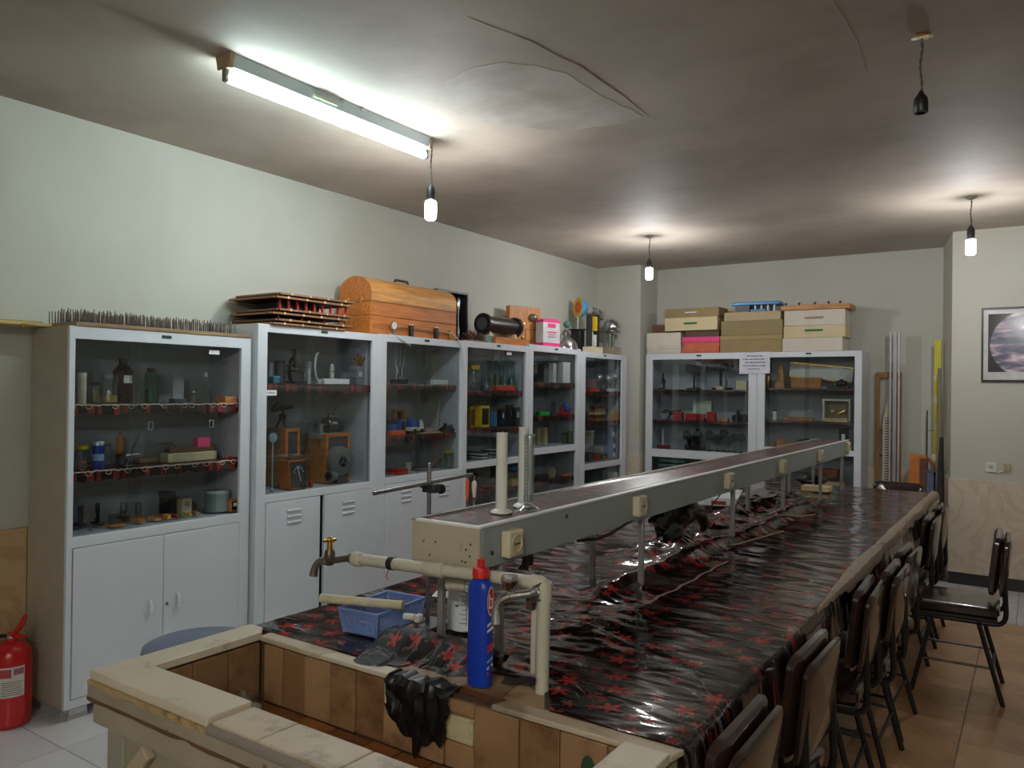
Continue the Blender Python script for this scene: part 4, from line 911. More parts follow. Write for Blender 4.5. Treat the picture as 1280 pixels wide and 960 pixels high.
def tin(t, w, d, h, col=GREY, lid=None, band=None):
    r = w/2; MB().lathe([(r*.97, 0), (r, h*.02), (r, h*.9), (r*.97, h*.92)], (0, 0, 0), 20).build('body', col, t)
    MB().lathe([(r*1.03, h*.86), (r*1.03, h*.98), (r*.96, h), (.0005, h)], (0, 0, 0), 20).build('lid', lid or col, t)
    if band: MB().lathe([(r*1.01, h*.3), (r*1.01, h*.55)], (0, 0, 0), 20).build('band', band, t)
def slab_(t, w, d, h, col=PALE, rot=0, n=None, bev=.002):
    MB().ob((0, 0, h/2), (w, d, h), (0, 0, rot)).build(n or 'board', col, t, min(bev, h*.2))
def upright(t, w, d, h, col=GREY, base=WOODY, th=.004):
    MB().box(-w/2, w/2, -d/2, d/2, 0, h*.14).build('base', base, t, .002)
    MB().box(-w*.42, w*.42, -th/2, th/2, h*.14, h).build('plate', col, t)
def arch(t, w, d, h, col=STEEL, base=WOODY):
    MB().box(-w/2, w/2, -d/2, d/2, 0, h*.2).build('base', base, t, .002)
    MB().tube([(-w*.35, 0, h*.2), (-w*.35, 0, h*.98), (w*.35, 0, h), (w*.35, 0, h*.2)], .004, 8).build('arch', col, t)
    MB().cyl((0, 0, h*.2), (0, 0, h*.45), .008, n=10).build('post', BRASS, t)
    MB().lathe([(.018, 0), (.018, .008)], (0, 0, h*.45), 14).build('pan', STEEL, t)
def stand(t, w, d, h, head=BLACK, base=BLACK, rod=STEEL, hw=.6, hh=.22, tilt=.2):
    MB().lathe([(w*.42, 0), (w*.42, h*.04), (w*.1, h*.08)], (0, 0, 0), 16).build('base', base, t)
    MB().cyl((0, 0, h*.06), (0, 0, h*.82), max(.004, w*.05), n=10).build('rod', rod, t)
    MB().ob((0, 0, h*(1-hh/2)), (w*hw, d*.5, h*hh), (0, tilt, 0)).build('head', head, t, .004)
    MB().cyl((w*.15, 0, h*.6), (w*.4, 0, h*.66), .004, n=8).build('arm', rod, t)
def scope(t, w, d, h, body=BLACK, tube_=BRASS):
    MB().prism([(-w*.4, -d*.5), (w*.4, -d*.5), (w*.25, d*.4), (-w*.25, d*.4)], 'z', 0, h*.07).build('base', body, t, .003)
    MB().tube(bez((0, d*.3, h*.06), (0, d*.6, h*.4), (0, d*.4, h*.75), (0, 0, h*.72), 8), w*.09, 10).build('arm', body, t)
    MB().ob((0, -d*.05, h*.34), (w*.6, d*.7, h*.04)).build('stage', body, t, .002)
    MB().cyl((0, -d*.1, h*.42), (0, d*.12, h*.95), w*.1, n=14).build('tube', body, t)
    MB().cyl((0, d*.12, h*.95), (0, d*.14, h), w*.075, n=14).build('eyepiece', tube_, t)
    for s in (-1, 1): MB().cyl((s*w*.1, d*.25, h*.5), (s*w*.24, d*.25, h*.5), w*.1, n=12).build('focus_knob', body, t)
    MB().cyl((0, -d*.1, h*.38), (0, -d*.1, h*.44), w*.07, n=10).build('objective', tube_, t)
def lens(t, w, d, h, col=BLACK, rod=STEEL):
    r = w/2; MB().lathe([(r*.35, 0), (r*.5, h*.03), (r*.2, h*.06)], (0, 0, 0), 14).build('foot', col, t)
    MB().cyl((0, 0, h*.05), (0, 0, h-2*r+.004), .004, n=8).build('rod', rod, t)
    MB().lathe([(r*.7, -.006), (r, -.005), (r, .005), (r*.7, .006)], (0, 0, h-r), 22, axis='y').build('ring', col, t)
    MB().lathe([(.0005, -.003), (r*.7, -.0055), (r*.7, .0055), (.0005, .003)], (0, 0, h-r), 22, axis='y').build('lens', DGREY, t)
def balance(t, w, d, h, col=IRON, pan=BRASS):
    MB().box(-w*.4, w*.4, -d/2, d/2, 0, h*.12).build('base', col, t, .003)
    MB().cyl((0, 0, h*.1), (0, 0, h*.85), max(.005, w*.03), n=10).build('column', col, t)
    MB().tube([(-w*.5, 0, h*.8), (0, 0, h*.9), (w*.5, 0, h*.8)], max(.004, w*.025), 8).build('beam', col, t)
    for s in (-1, 1):
        MB().lathe([(.0005, 0), (w*.12, .004), (w*.16, .012)], (s*w*.38, 0, h*.3), 14).build('pan', pan, t)
        MB().cyl((s*w*.38, 0, h*.3), (s*w*.46, 0, h*.81), .0015, n=5).build('hanger', col, t)
def tripod(t, w, d, h, col=BLACK):
    for k in range(3):
        a = k*2*pi/3+.4; MB().tube([(w*.08*cos(a), w*.08*sin(a), h*.5), (w*.36*cos(a), d*.5*sin(a), .004)], .006, 8).build('leg', col, t)
    MB().lathe([(.01, h*.45), (w*.12, h*.5), (w*.14, h*.62), (.01, h*.68)], (0, 0, 0), 14).build('hub', col, t)
    MB().ob((0, 0, h*.82), (w*.95, .03, .022), (0, -.12, .1)).build('bar', col, t, .004)
    MB().cyl((0, 0, h*.6), (0, 0, h*.82), .006, n=8).build('neck', col, t)
    MB().cyl((-w*.4, 0, h*.86), (-w*.2, 0, h), .008, n=8).build('knob', col, t)
def coil_ring(t, w, d, h, col=COPPER):
    r = h*.42; MB().tube([(r*cos(q*pi/9), 0, h*.5+r*sin(q*pi/9)) for q in range(19)], h*.09, 8).build('ring', col, t)
    MB().ob((0, 0, h*.04), (w*.6, .03, h*.08)).build('foot', col, t)
BALL = mat((196, 196, 200), .3, .6, .05, 10)
def hemi(t, w, d, h, col=BALL):
    r = w/2; MB().lathe([(r*.6, 0), (r*.6, .006), (.006, .012)], (0, 0, 0), 14).build('foot', BLACK, t)
    MB().cyl((0, 0, .008), (0, 0, h-r), .006, n=10).build('rod', STEEL, t)
    MB().sph((0, 0, h-r), r, 18).build('ball', col, t)
def motor(t, w, d, h, col=BLUE, base=RED):
    MB().box(-w/2, w/2, -d/2, d/2, 0, h*.22).build('base', base, t, .003)
    MB().lathe([(h*.28, -w*.18), (h*.3, -w*.15), (h*.3, w*.2), (h*.2, w*.24)], (w*.12, 0, h*.55), 18, axis='x').build('drum', col, t)
    MB().cyl((-w*.4, 0, h*.55), (-w*.05, 0, h*.55), h*.05, n=8).build('shaft', STEEL, t)
    MB().box(w*.06, w*.22, -h*.1, h*.1, h*.2, h).build('bracket', col, t, .002)
    MB().box(-w*.38, -w*.25, -d*.3, d*.3, h*.2, h*.6).build('terminal', base, t, .002)
def heap(t, w, d, h, cols=(RED, YELLOW, GREY), n=7, sd=0):
    rr = random.Random(sd)
    for k in range(n):
        x = -w*.42+w*.84*k/(n-1); hh = h*rr.uniform(.5, 1)
        if rr.random() < .5: MB().ob((x, rr.uniform(-.2, .2)*d, hh*.5), (w/n*1.1, d*.5, hh*.96), (0, 0, rr.uniform(-.5, .5))).build('piece', cols[k % len(cols)], t, .002)
        else: MB().cyl((x, -d*.3, hh*.35), (x+w*.05, d*.3, hh*.35), hh*.33, n=10).build('piece', cols[k % len(cols)], t)
def pile(t, w, d, h, col=WOODY, n=4, sd=1, nm='plank'):
    rr = random.Random(sd)
    for k in range(n):
        q = rr.uniform(.8, 1); MB().ob((rr.uniform(-.03, .03)*w, 0, h*(k+.5)/n), (w*q*.92, d*.9, h/n*.9), (0, 0, rr.uniform(-.08, .08))).build(nm, col if not isinstance(col, tuple) or len(col) == 0 else col[k % len(col)], t, .0015)
def wires(t, w, d, h, sd=3):
    rr = random.Random(sd)
    MB().box(-w*.45, w*.45, -d*.4, d*.4, 0, h*.12).build('base', BLACK, t, .002)
    for k in range(5): MB().tube(bez((rr.uniform(-.4, .4)*w, 0, h*.1), (rr.uniform(-.5, .5)*w, -d*.4, h*.5), (rr.uniform(-.5, .5)*w, d*.3, h*.6), (rr.uniform(-.4, .4)*w, 0, h*.1), 8), .003, 5).build('wire', mat((206, 204, 196), .5) if k % 2 else BLACK, t)
    for s, a in ((-.2, -.3), (0, .1), (.15, .4)): MB().cyl((s*w, 0, h*.1), (s*w+a*h*.45, 0, h), .0022, n=5).build('straw', mat((190, 194, 190), .5), t)
def rod_(t, w, d, h, col=STEEL, r=.005):
    MB().cyl((-w/2, 0, r), (w/2, 0, h-r), r, n=8).build('rod', col, t)
def truck(t, w, d, h, col=mat((226, 222, 206), .4), load=BLUE):
    MB().box(-w*.5, w*.5, -d/2, d/2, h*.18, h*.45).build('chassis', col, t, .003)
    MB().prism([(w*.22, h*.45), (w*.5, h*.45), (w*.46, h*.7), (w*.3, h*.95), (w*.22, h*.95)], 'y', -d/2, d/2).build('cab', col, t, .002)
    MB().box(-w*.45, w*.15, -d*.45, d*.45, h*.46, h).build('load', load, t, .002)
    for x in (-w*.28, w*.32):
        for s in (-1, 1): MB().lathe([(h*.17, -.005), (h*.17, .005)], (x, s*d*.48, h*.18), 14, axis='y').build('wheel', BLACK, t)
def plain_case(t, w, d, h, col=WOODY, panel=DGREY):
    MB().box(-w/2, w/2, -d/2+.012, d/2, 0, h).build('case', col, t, .003)
    plate([-w/2, -w/2+.018, w/2-.018, w/2], [0, .02, h-.02, h], {(1, 1)}, -d/2, -d/2+.012).build('front_frame', WOODO, t)
    MB().box(-w/2+.018, w/2-.018, -d/2+.008, -d/2+.0115, .02, h-.02).build('panel', panel, t)
def meter(t, w, d, h, case=mat((178, 96, 44), .4), face=mat((58, 62, 60), .4)):
    MB().prism([(-d/2, 0), (d/2, 0), (d/2, h*.85), (-d/2+d*.2, h*.85)], 'x', -w/2, w/2).build('case', case, t, .003)
    t2 = MB(); t2.M = Matrix.Translation((0, -d/2, 0)) @ Matrix.Rotation(-.2*d/(h*.85)*1, 4, 'X')
    t2.box(-w*.45, w*.45, -.004, 0, h*.05, h*.8).build('dial_plate', face, t, .001)
    t2.v, t2.f, t2.mi = [], [], []; t2.ob((w*.02, -.006, h*.45), (.004, .002, h*.45), (0, -.2, 0)).build('needle', PAPER, t)
    for k in range(7):
        t2.v, t2.f, t2.mi = [], [], []; a = -.9+.3*k; t2.ob((w*.34*sin(a), -.006, h*.3+h*.34*cos(a)), (.003, .002, .014), (0, a, 0)).build('tick', PAPER, t)
    MB().box(-w*.35, w*.3, -d*.25, d*.3, h*.86, h*.93).build('top_tray', STEEL, t, .002); MB().box(-w*.2, w*.35, -d*.1, d*.25, h*.935, h).build('top_block', BRASS, t, .002)
def blower(t, w, d, h):
    m = mat((122, 126, 128), .42, .3, .12, 16); r = h*.40
    MB().lathe([(r*.3, -d*.32), (r*.92, -d*.26), (r, -d*.12), (r, d*.2), (r*.8, d*.3), (.01, d*.32)], (w*.05, 0, h*.56), 30, axis='y').build('housing', m, t)
    MB().lathe([(r*.34, -d*.34), (r*.34, -d*.30), (r*.2, -d*.30)], (w*.05, 0, h*.56), 20, axis='y').build('inlet', BLACK, t)
    for k in range(3):
        a = k*2*pi/3+pi/2; MB().ob((w*.05+r*.18*cos(a), -d*.335, h*.56+r*.18*sin(a)), (r*.3, .006, r*.07), (0, -a, 0)).build('spoke', m, t)
    MB().lathe([(h*.14, -w*.02), (h*.15, 0), (h*.12, w*.3), (h*.10, w*.32)], (-w*.5, -d*.1, h*.2), 18, axis='x').build('outlet', m, t)
    MB().lathe([(h*.11, -w*.005), (.001, 0)], (-w*.505-.012, -d*.1, h*.2), 16, axis='x').build('outlet_mouth', BLACK, t)
    MB().prism([(-w*.2, 0), (w*.4, 0), (w*.25, h*.2), (-w*.1, h*.2)], 'y', -d*.3, d*.3).build('foot', IRON, t, .003)
    MB().tube([(w*.3, 0, h*.86), (w*.42, 0, h*.95), (w*.46, 0, h*.9), (w*.4, 0, h*.8)], .006, 8).build('crank', IRON, t)
def fan_brass(t, w, d, h):
    MB().box(-w*.2, w*.2, -d*.3, d*.3, 0, h*.15).build('base', BLACK, t)
    for k in range(6):
        a = -1.1+.4*k; MB().ob((w*.22*sin(a), 0, h*.35+h*.3*cos(a)), (.008, .012, h*.5), (0, a, 0)).build('vane', BRASS, t, .001)
    MB().cyl((w*.1, 0, h*.3), (w*.5, 0, h*.75), .006, n=8).build('arm', COPPER, t)
def bellc(t, w, d, h, col=mat((196, 198, 194), .4)):
    n = 12; p = [(-w*.4, 0), (w*.4, 0), (w*.4, h*.6)]+[(w*.4*cos(k*pi/n), h*.6+h*.4*sin(k*pi/n)) for k in range(1, n)]+[(-w*.4, h*.6)]
    MB().prism(p, 'y', -d*.2, d*.2).build('arch_block', col, t, .003)
    MB().lathe([(w*.2, -d*.21), (w*.27, -d*.24), (w*.2, -d*.26), (w*.12, -d*.22)], (0, 0, h*.62), 18, axis='y').build('ring', CHROME, t)
def curl(t, w, d, h, col=mat((190, 196, 196), .4)):
    MB().tube(bez((w*.3, 0, .01), (-w*.9, 0, h*.2), (-w*.6, 0, h*1.1), (w*.2, 0, h*.95), 12), [.007]*13, 8).build('bow', col, t)
    MB().box(-w*.1, w*.5, -d*.3, d*.3, 0, .03).build('foot', col, t, .002)
def basketw(t, w, d, h):
    o = MB(); m = mat((206, 200, 184), .5)
    for k in range(7): o.tube([(w/2*(.8+.03*k)*cos(q*pi/10), d/2*(.8+.03*k)*sin(q*pi/10), h*(k+.2)/7) for q in range(21)], .003, 4)
    for q in range(14): o.tube([(w/2*.8*cos(q*pi/7), d/2*.8*sin(q*pi/7), 0), (w/2*cos(q*pi/7), d/2*sin(q*pi/7), h*.98)], .003, 4)
    tag(o.build('wire_mesh', m, t), kind='stuff'); MB().tube([(w/2*cos(q*pi/10), d/2*sin(q*pi/10), h*.97) for q in range(21)], .006, 6).build('rim', m, t)
def frame_box(t, w, d, h, col=mat((196, 196, 182), .5), inner=mat((120, 108, 84), .6)):
    plate([-w/2, -w/2+.018, w/2-.018, w/2], [0, .018, h-.018, h], {(1, 1)}, -d/2, d/2).build('frame', col, t, .002)
    MB().box(-w/2+.018, w/2-.018, d*.3, d*.45, .018, h-.018).build('back', inner, t)
    MB().sph((-w*.15, 0, h*.45), min(h*.22, d*.28), 12).build('specimen', PALE, t); MB().cyl((w*.05, 0, h*.35), (w*.3, 0, h*.5), .008, n=8).build('specimen_rod', BRASS, t)
def pyramid(t, w, d, h, col=WOODY):
    b = MB(); a, c = w/2, w*.2
    b._a([(-a, -a, 0), (a, -a, 0), (a, a, 0), (-a, a, 0), (-c, -c, h), (c, -c, h), (c, c, h), (-c, c, h)], [(3, 2, 1, 0), (4, 5, 6, 7), (0, 1, 5, 4), (1, 2, 6, 5), (2, 3, 7, 6), (3, 0, 4, 7)]); b.build('case', col, t, .003)
    MB().lathe([(w*.16, 0), (w*.16, .005), (.001, .006)], (0, -w*.30, h*.72), 14, axis='y').build('dial', PALE, t)
def plane_(t, w, d, h):
    p = MB(); p.M = Matrix.Rotation(.10, 4, 'Y'); p.box(-w/2, w/2, -.03, .03, h*.35, h*.85).build('plane', mat((206, 208, 206), .35), t, .003)
    for z in (h*.34, h*.86): p.v, p.f, p.mi = [], [], []; p.box(-w/2, w/2, -.036, -.031, z-.006, z+.006).build('brass_edge', BRASS, t)
    MB().box(-w*.46, -w*.4, -.02, .02, 0, h*.48).build('support', WOODY, t); MB().box(w*.38, w*.44, -.02, .02, 0, h*.25).build('support', WOODY, t)
def dwin(t, w, d, h):
    m = mat((92, 108, 150), .4); MB().box(-w/2, w/2, -d/2, d/2, 0, h*.62).build('lower_block', m, t, .006); MB().box(-w*.36, w*.36, -d*.4, d*.4, h*.625, h).build('upper_block', m, t, .006)
    for z in (.15, .42, .78): MB().lathe([(w*.24, -.004), (w*.24, .0), (w*.12, .0)], (0, -d/2-.002 if z < .6 else -d*.4-.002, h*z), 16, axis='y').build('white_ring', PAPER, t)
def hanger_(t, w, d, h, col=PINK): MB().grid([[(-w/2+w*i/8, .02*sin(i*1.3)*d*5, h*j/4*(1+.08*sin(i*2))) for i in range(9)] for j in range(5)]).build('packet', col, t)
def wheelset(t, w, d, h):
    for s in (-1, 1):
        MB().tube([(s*w*.25+h*.45*cos(q*pi/8), 0, h*.5+h*.45*sin(q*pi/8)) for q in range(17)], .003, 6).build('wheel', STEEL, t)
        for k in range(3): a = k*pi/3; MB().cyl((s*w*.25-h*.42*cos(a), 0, h*.5-h*.42*sin(a)), (s*w*.25+h*.42*cos(a), 0, h*.5+h*.42*sin(a)), .0016, n=5).build('spoke', STEEL, t)
    MB().cyl((-w*.25, 0, h*.5), (w*.25, 0, h*.5), .003, n=6).build('axle', STEEL, t)
def xstand(t, w, d, h):
    MB().cyl((-w*.45, 0, .006), (w*.35, 0, h), .005, n=8).build('slanted_rod', STEEL, t); MB().cyl((-w*.5, 0, h*.32), (w*.3, 0, h*.34), .005, n=8).build('cross_rod', mat((210, 212, 214), .4), t)
    MB().lathe([(.03, 0), (.03, .008), (.006, .01)], (-w*.35, 0, 0), 14).build('foot', STEEL, t)
def doublelamp(t, w, d, h):
    MB().box(-w*.25, w*.35, -d*.5, d*.5, 0, h*.08).build('base', BLACK, t, .003); MB().cyl((0, 0, h*.06), (0, 0, h*.8), .014, n=12).build('column', BLACK, t)
    MB().cyl((-w*.5, 0, h*.86), (w*.42, 0, h*.9), .016, n=12).build('cross_tube', BLACK, t); MB().lathe([(.03, -w*.03), (.036, 0), (.036, w*.14), (.02, w*.16)], (w*.1, 0, h*.9), 16, axis='x').build('lamp_house', BLACK, t)
    MB().lathe([(.03, 0), (.022, w*.1)], (-w*.5, 0, h*.86), 14, axis='x').build('condenser', BLACK, t); MB().ob((w*.05, 0, h*.96), (.03, .03, h*.1)).build('knob', BLACK, t, .003)

GROUPS = dict(lens_holder='black lens holders in the far cabinet', coloured_block='row of coloured blocks in the nearest cabinet', teal_tray='stack of teal trays', teal_flask='teal glass flasks',
    metal_ball='metal balls on stands', battery_box='blue boxes in the third cabinet', paper_stack='paper stacks in the fourth cabinet', black_case='black cases in the fourth cabinet',
    white_binder='white binders in the fifth cabinet', olive_jar='olive jars in the fifth cabinet', board_box='standing cartons in the fifth cabinet', conical_flask='clear conical flasks in the fourth cabinet',
    wooden_case='wooden cases in the second cabinet', wood_bar='wooden bars in the far right unit')
def shelf_items(key, zb, items):
    c = CAB[key]; left = c['rz'] != 0
    for px0, px1, ptop, dep, nm, cat, fn, kw, label in items:
        kw = dict(kw); z = kw.pop('z', zb)
        while True:                      # keep it inside its cabinet
            pl = dict(X=c['o'].x-dep) if left else dict(Y=c['o'].y+dep)
            a, b = at(px0, ptop, **pl), at(px1, ptop, **pl)
            w = abs(b.y-a.y) if left else abs(b.x-a.x); m = (a+b)/2
            if not left or b.y-c['o'].y < c['W']-.028 or dep < .09: break
            dep -= .012
        h = max(.006, m.z-z)
        if fn is slab_: h = min(h, .034)
        rat = abs(m.y/m.x) if left else abs(m.x/m.y)
        rnd = fn in (bottle, jar, flask, retort, tin, hemi, lens, scope, stand, tripod, coil_ring, hanger_, basketw, wheelset, xstand)
        d = kw.pop('d', None) or min(.14, max(.02, w*(.5 if not rnd else .8)))
        if rnd and left: w = w*cos(atan2(m.y, -m.x))*1.08
        elif not rnd: w = max(w*.45, w-d*rat)
        if left:
            m.y = min(max(m.y, c['o'].y+.03+w/2), c['o'].y+c['W']-.028-w/2)
            d = min(d, 2*(c['D']-.02-dep), 2*(dep-.042) if dep > .075 else d)
        t = thing(nm, label, cat, (m.x, m.y, z+.0006), c['rz'], GROUPS.get(nm))
        fn(t, w, d, h, **kw)
# ================================================================== WHAT STANDS IN THE CABINETS
def sub(x): return x
S = shelf_items
DB = mat((34, 38, 58), .5); OLIVE = mat((92, 100, 60), .3); PURP = mat((50, 36, 66), .5); CARDO = mat((196, 112, 40), .7, 0, .08, 8, .05); TEAL = mat((120, 160, 156), .4)
PANEW = glass('frosted_plate', (.6, .66, .68), k=.08, rough=.3)
S(1, 1.405, [
 (98, 108, 466, .12, 'bottle', 'bottle', tin, dict(col=mat((200, 190, 170), .4), band=None, lid=mat((210, 204, 190), .5)), 'slim white tube with orange foot at the left end of the top shelf, nearest cabinet'),
 (113, 125, 478, .20, 'jar', 'jar', jar, dict(cap=BLACK, fill=mat((176, 160, 96), .3)), 'small dark lidded jar of pale liquid beside the round clear jar, nearest cabinet'),
 (126, 148, 468, .12, 'round_jar', 'jar', jar, dict(cap=CLEAR, fill=mat((186, 156, 84), .3), fz=.3), 'round clear jar with yellow contents left of the brown bottle, nearest cabinet'),
 (142, 166, 448, .20, 'reagent_bottle', 'bottle', bottle, dict(col=mat((48, 18, 16), .12), cap=BROWNG, lab=PAPER, sh=.72), 'big dark brown reagent bottle with a white label, nearest cabinet'),
 (170, 181, 466, .12, 'clear_jar', 'jar', bottle, dict(col=CLEAR, cap=CLEAR), 'empty clear bottle between the brown and the green ones, nearest cabinet'),
 (181, 197, 460, .20, 'green_bottle', 'bottle', bottle, dict(col=CLEARG, cap=DGREY, fill=mat((24, 86, 60), .3), sh=.8, neck=.5), 'green glass bottle on the top shelf of the nearest cabinet'),
 (211, 235, 467, .22, 'grey_plate', 'plate', upright, dict(col=mat((150, 158, 162), .3), base=DGREY), 'upright grey plate on the top shelf of the nearest cabinet'),
 (238, 246, 489, .12, 'glass_vial', 'vial', bottle, dict(cap=PAPER), 'tiny glass vial left of the clear flask, nearest cabinet'),
 (247, 266, 466, .14, 'flask', 'flask', flask, dict(fill=mat((210, 214, 206), .6)), 'clear conical flask with white stuffing on the top shelf, nearest cabinet'),
 (268, 297, 492, .16, 'wood_board', 'board', slab_, dict(d=.1, col=WOODY), 'short brown board at the right end of the top shelf, nearest cabinet')])
S(1, 1.10, [
 (93, 113, 557, .17, 'yellow_lid_jar', 'jar', jar, dict(col=CLEAR, cap=YELLOW), 'clear jar with bright yellow lid on the middle shelf, nearest cabinet'),
 (97, 108, 577, .085, 'copper_ring', 'ring', coil_ring, dict(d=.03), 'copper coloured ring in front of the yellow lidded jar'),
 (116, 130, 552, .12, 'blue_can', 'can', tin, dict(col=mat((36, 58, 150), .3, .3), lid=mat((200, 204, 214), .3, .6), band=mat((150, 176, 220), .3)), 'blue drink can with a pale band on the middle shelf, nearest cabinet'),
 (130, 139, 554, .2, 'plastic_cup', 'cup', tin, dict(col=CLEAR, lid=PANEW), 'clear plastic cup right behind the blue can'),
 (144, 157, 568, .26, 'dark_block', 'block', carton, dict(col=DGREY, d=.05), 'dark block under the amber bottle, nearest cabinet'),
 (146, 155, 541, .26, 'amber_bottle', 'bottle', bottle, dict(col=mat((206, 130, 30), .3), cap=mat((150, 50, 26), .4), z=1.152, sh=.78), 'amber plastic bottle with brown cap standing on the dark block'),
 (157, 179, 541, .14, 'slanted_stand', 'stand', xstand, {}, 'steel stand with a slanted rod and a white cross rod, nearest cabinet'),
 (166, 199, 572, .24, 'brown_block', 'block', slab_, dict(d=.06, col=mat((118, 92, 72), .6)), 'dull brown wooden block left of the long cream box'),
 (200, 271, 565, .16, 'cream_box', 'box', carton, dict(d=.07, col=mat((190, 182, 142), .6)), 'long flat cream box on the middle shelf, nearest cabinet'),
 (205, 268, 559, .16, 'thin_board', 'board', slab_, dict(d=.05, z=1.147, col=WOODD), 'thin brown board lying on the long cream box'),
 (241, 263, 547, .16, 'pink_packet', 'packet', carton, dict(d=.045, z=1.163, col=PINK), 'pink packet on top of the long cream box'),
 (200, 215, 553, .27, 'wheel_set', 'wheels', wheelset, dict(z=1.104), 'pair of small spoked wheels behind the cream box'),
 (278, 297, 570, .10, 'red_cloth', 'cloth', heap, dict(cols=(RED, WOODD), n=4, sd=4, d=.05), 'crumpled red cloth at the right end of the middle shelf, nearest cabinet')])
S(1, .82, [
 (92, 110, 632, .24, 'blue_plate', 'plate', upright, dict(col=DB, base=DB, d=.07), 'dark blue upright plate at the left end of the bottom shelf, nearest cabinet'),
 (115, 129, 629, .20, 'black_plate', 'plate', upright, dict(col=BLACK, base=BLACK, d=.07), 'black upright plate next to the dark blue one'),
 (106, 120, 638, .085, 'wheel_rod', 'stand', lens, dict(col=STEEL), 'steel rod with a small wheel in front of the blue and black plates'),
 (129, 158, 642, .12, 'glass_on_block', 'apparatus', upright, dict(col=PANEW, base=WOODO, d=.07), 'glass plate on a yellow wooden base, bottom shelf of the nearest cabinet'),
 (146, 163, 628, .24, 'wire_arch', 'apparatus', arch, dict(d=.06, base=WOODD), 'wire arch behind the glass plate on its yellow base'),
 (164, 182, 628, .13, 'pan_arch', 'apparatus', arch, dict(d=.07, base=WOODY), 'wire arch with a small pan on a light brown base'),
 (184, 204, 646, .13, 'low_base', 'block', carton, dict(d=.07, col=PALE, lid=WOODY), 'low pale wooden base right of the wire arches'),
 (200, 218, 614, .26, 'black_box', 'box', carton, dict(d=.09, col=BLACK, lid=DGREY), 'black box at the back of the bottom shelf, nearest cabinet'),
 (217, 240, 622, .24, 'cream_block', 'box', carton, dict(d=.08, col=CREAM, plate_=mat((170, 160, 130), .6)), 'cream coloured box with a faint label at the back of the bottom shelf'),
 (257, 286, 613, .22, 'canister', 'canister', tin, dict(col=mat((120, 134, 136), .4), lid=mat((150, 162, 162), .4)), 'grey-green lidded canister on the bottom shelf of the nearest cabinet'),
 (254, 264, 640, .11, 'small_flask', 'flask', flask, {}, 'small clear flask in front of the canister'),
 (277, 299, 624, .11, 'instrument_box', 'box', carton, dict(d=.08, col=WOODY, front=BLACK, plate_=PAPER), 'brown box with a black front and white sticker at the right end, nearest cabinet')])
for i, (a, b_, c_, nm) in enumerate(((196, 205, RED, 'red'), (205, 213, YELLOW, 'yellow'), (213, 221, mat((150, 44, 40), .5), 'dark red'), (221, 229, GREEN, 'green'), (229, 237, mat((196, 150, 60), .5), 'ochre'), (238, 251, mat((150, 120, 90), .6), 'tan'))):
    S(1, .82, [(a, b_, 644-i*.8, .115, 'coloured_block', 'block', slab_, dict(d=.06, col=c_, rot=.2*(-1)**i), '%s block in the row of coloured blocks, bottom shelf of the nearest cabinet' % nm)])
S(2, 1.515, [
 (335, 341, 453, .20, 'grey_can', 'can', tin, dict(col=GREY), 'narrow grey can at the left end of the top shelf above the wooden cases'),
 (344, 356, 451, .24, 'dark_tin', 'tin', tin, dict(col=mat((84, 84, 96), .4), lid=DGREY), 'dark grey tin left of the microscope'),
 (357, 381, 434, .16, 'microscope', 'microscope', scope, {}, 'black microscope with brass eyepiece on the top shelf of the second cabinet'),
 (381, 389, 452, .12, 'white_post', 'post', carton, dict(d=.03, col=mat((190, 194, 192), .4), lid=GREY), 'white rectangular post right of the microscope'),
 (391, 404, 440, .13, 'curved_bow', 'apparatus', curl, dict(d=.04), 'curved pale metal bow on a foot, top shelf of the second cabinet'),
 (410, 420, 455, .12, 'arched_block', 'apparatus', bellc, dict(d=.05), 'white arched block with a chrome ring'),
 (402, 437, 471, .075, 'white_strip', 'strip', slab_, dict(d=.025, col=PAPER), 'long white strip at the front of the top shelf, second cabinet'),
 (434, 454, 459, .18, 'grey_box', 'box', carton, dict(d=.09, col=mat((110, 116, 122), .5), plate_=mat((180, 184, 180), .6)), 'grey box with a pale label, right end of the top shelf, second cabinet'),
 (437, 460, 441, .18, 'brass_vanes', 'apparatus', fan_brass, dict(d=.06, z=1.592), 'brass vanes with a copper arm on top of the grey box'),
 (335, 350, 470, .10, 'blue_case', 'case', carton, dict(d=.05, col=mat((70, 120, 150), .5), lid=mat((110, 160, 190), .5)), 'light blue small case at the left front of the second cabinet top shelf')])
S(2, .90, [
 (334, 374, 535, .26, 'wooden_case', 'case', plain_case, dict(d=.17), 'left wooden case with a dark panel inside the second cabinet'),
 (381, 437, 541, .24, 'wooden_case', 'case', plain_case, dict(d=.19), 'right wooden case behind the grey blower in the second cabinet'),
 (336, 370, 503, .26, 'black_tripod', 'apparatus', tripod, dict(d=.12, z=1.196), 'black tripod instrument standing on the left wooden case'),
 (385, 431, 517, .22, 'grey_press', 'apparatus', motor, dict(d=.1, z=1.175, col=STEEL, base=mat((126, 128, 124), .5)), 'grey metal press with knobs lying on the right wooden case'),
 (349, 385, 568, .11, 'meter', 'meter', meter, dict(d=.10), 'orange wooden meter with dark dial and white needle, second cabinet'),
 (335, 347, 541, .10, 'blue_stand', 'stand', lens, dict(col=mat((120, 150, 164), .4), rod=mat((150, 170, 180), .4)), 'blue-grey rod stand left of the orange meter'),
 (403, 442, 556, .12, 'blower', 'blower', blower, dict(d=.11), 'round grey metal blower with outlet in the second cabinet'),
 (385, 391, 599, .085, 'red_block', 'block', slab_, dict(d=.03, col=RED), 'small red block right beside the orange meter')])
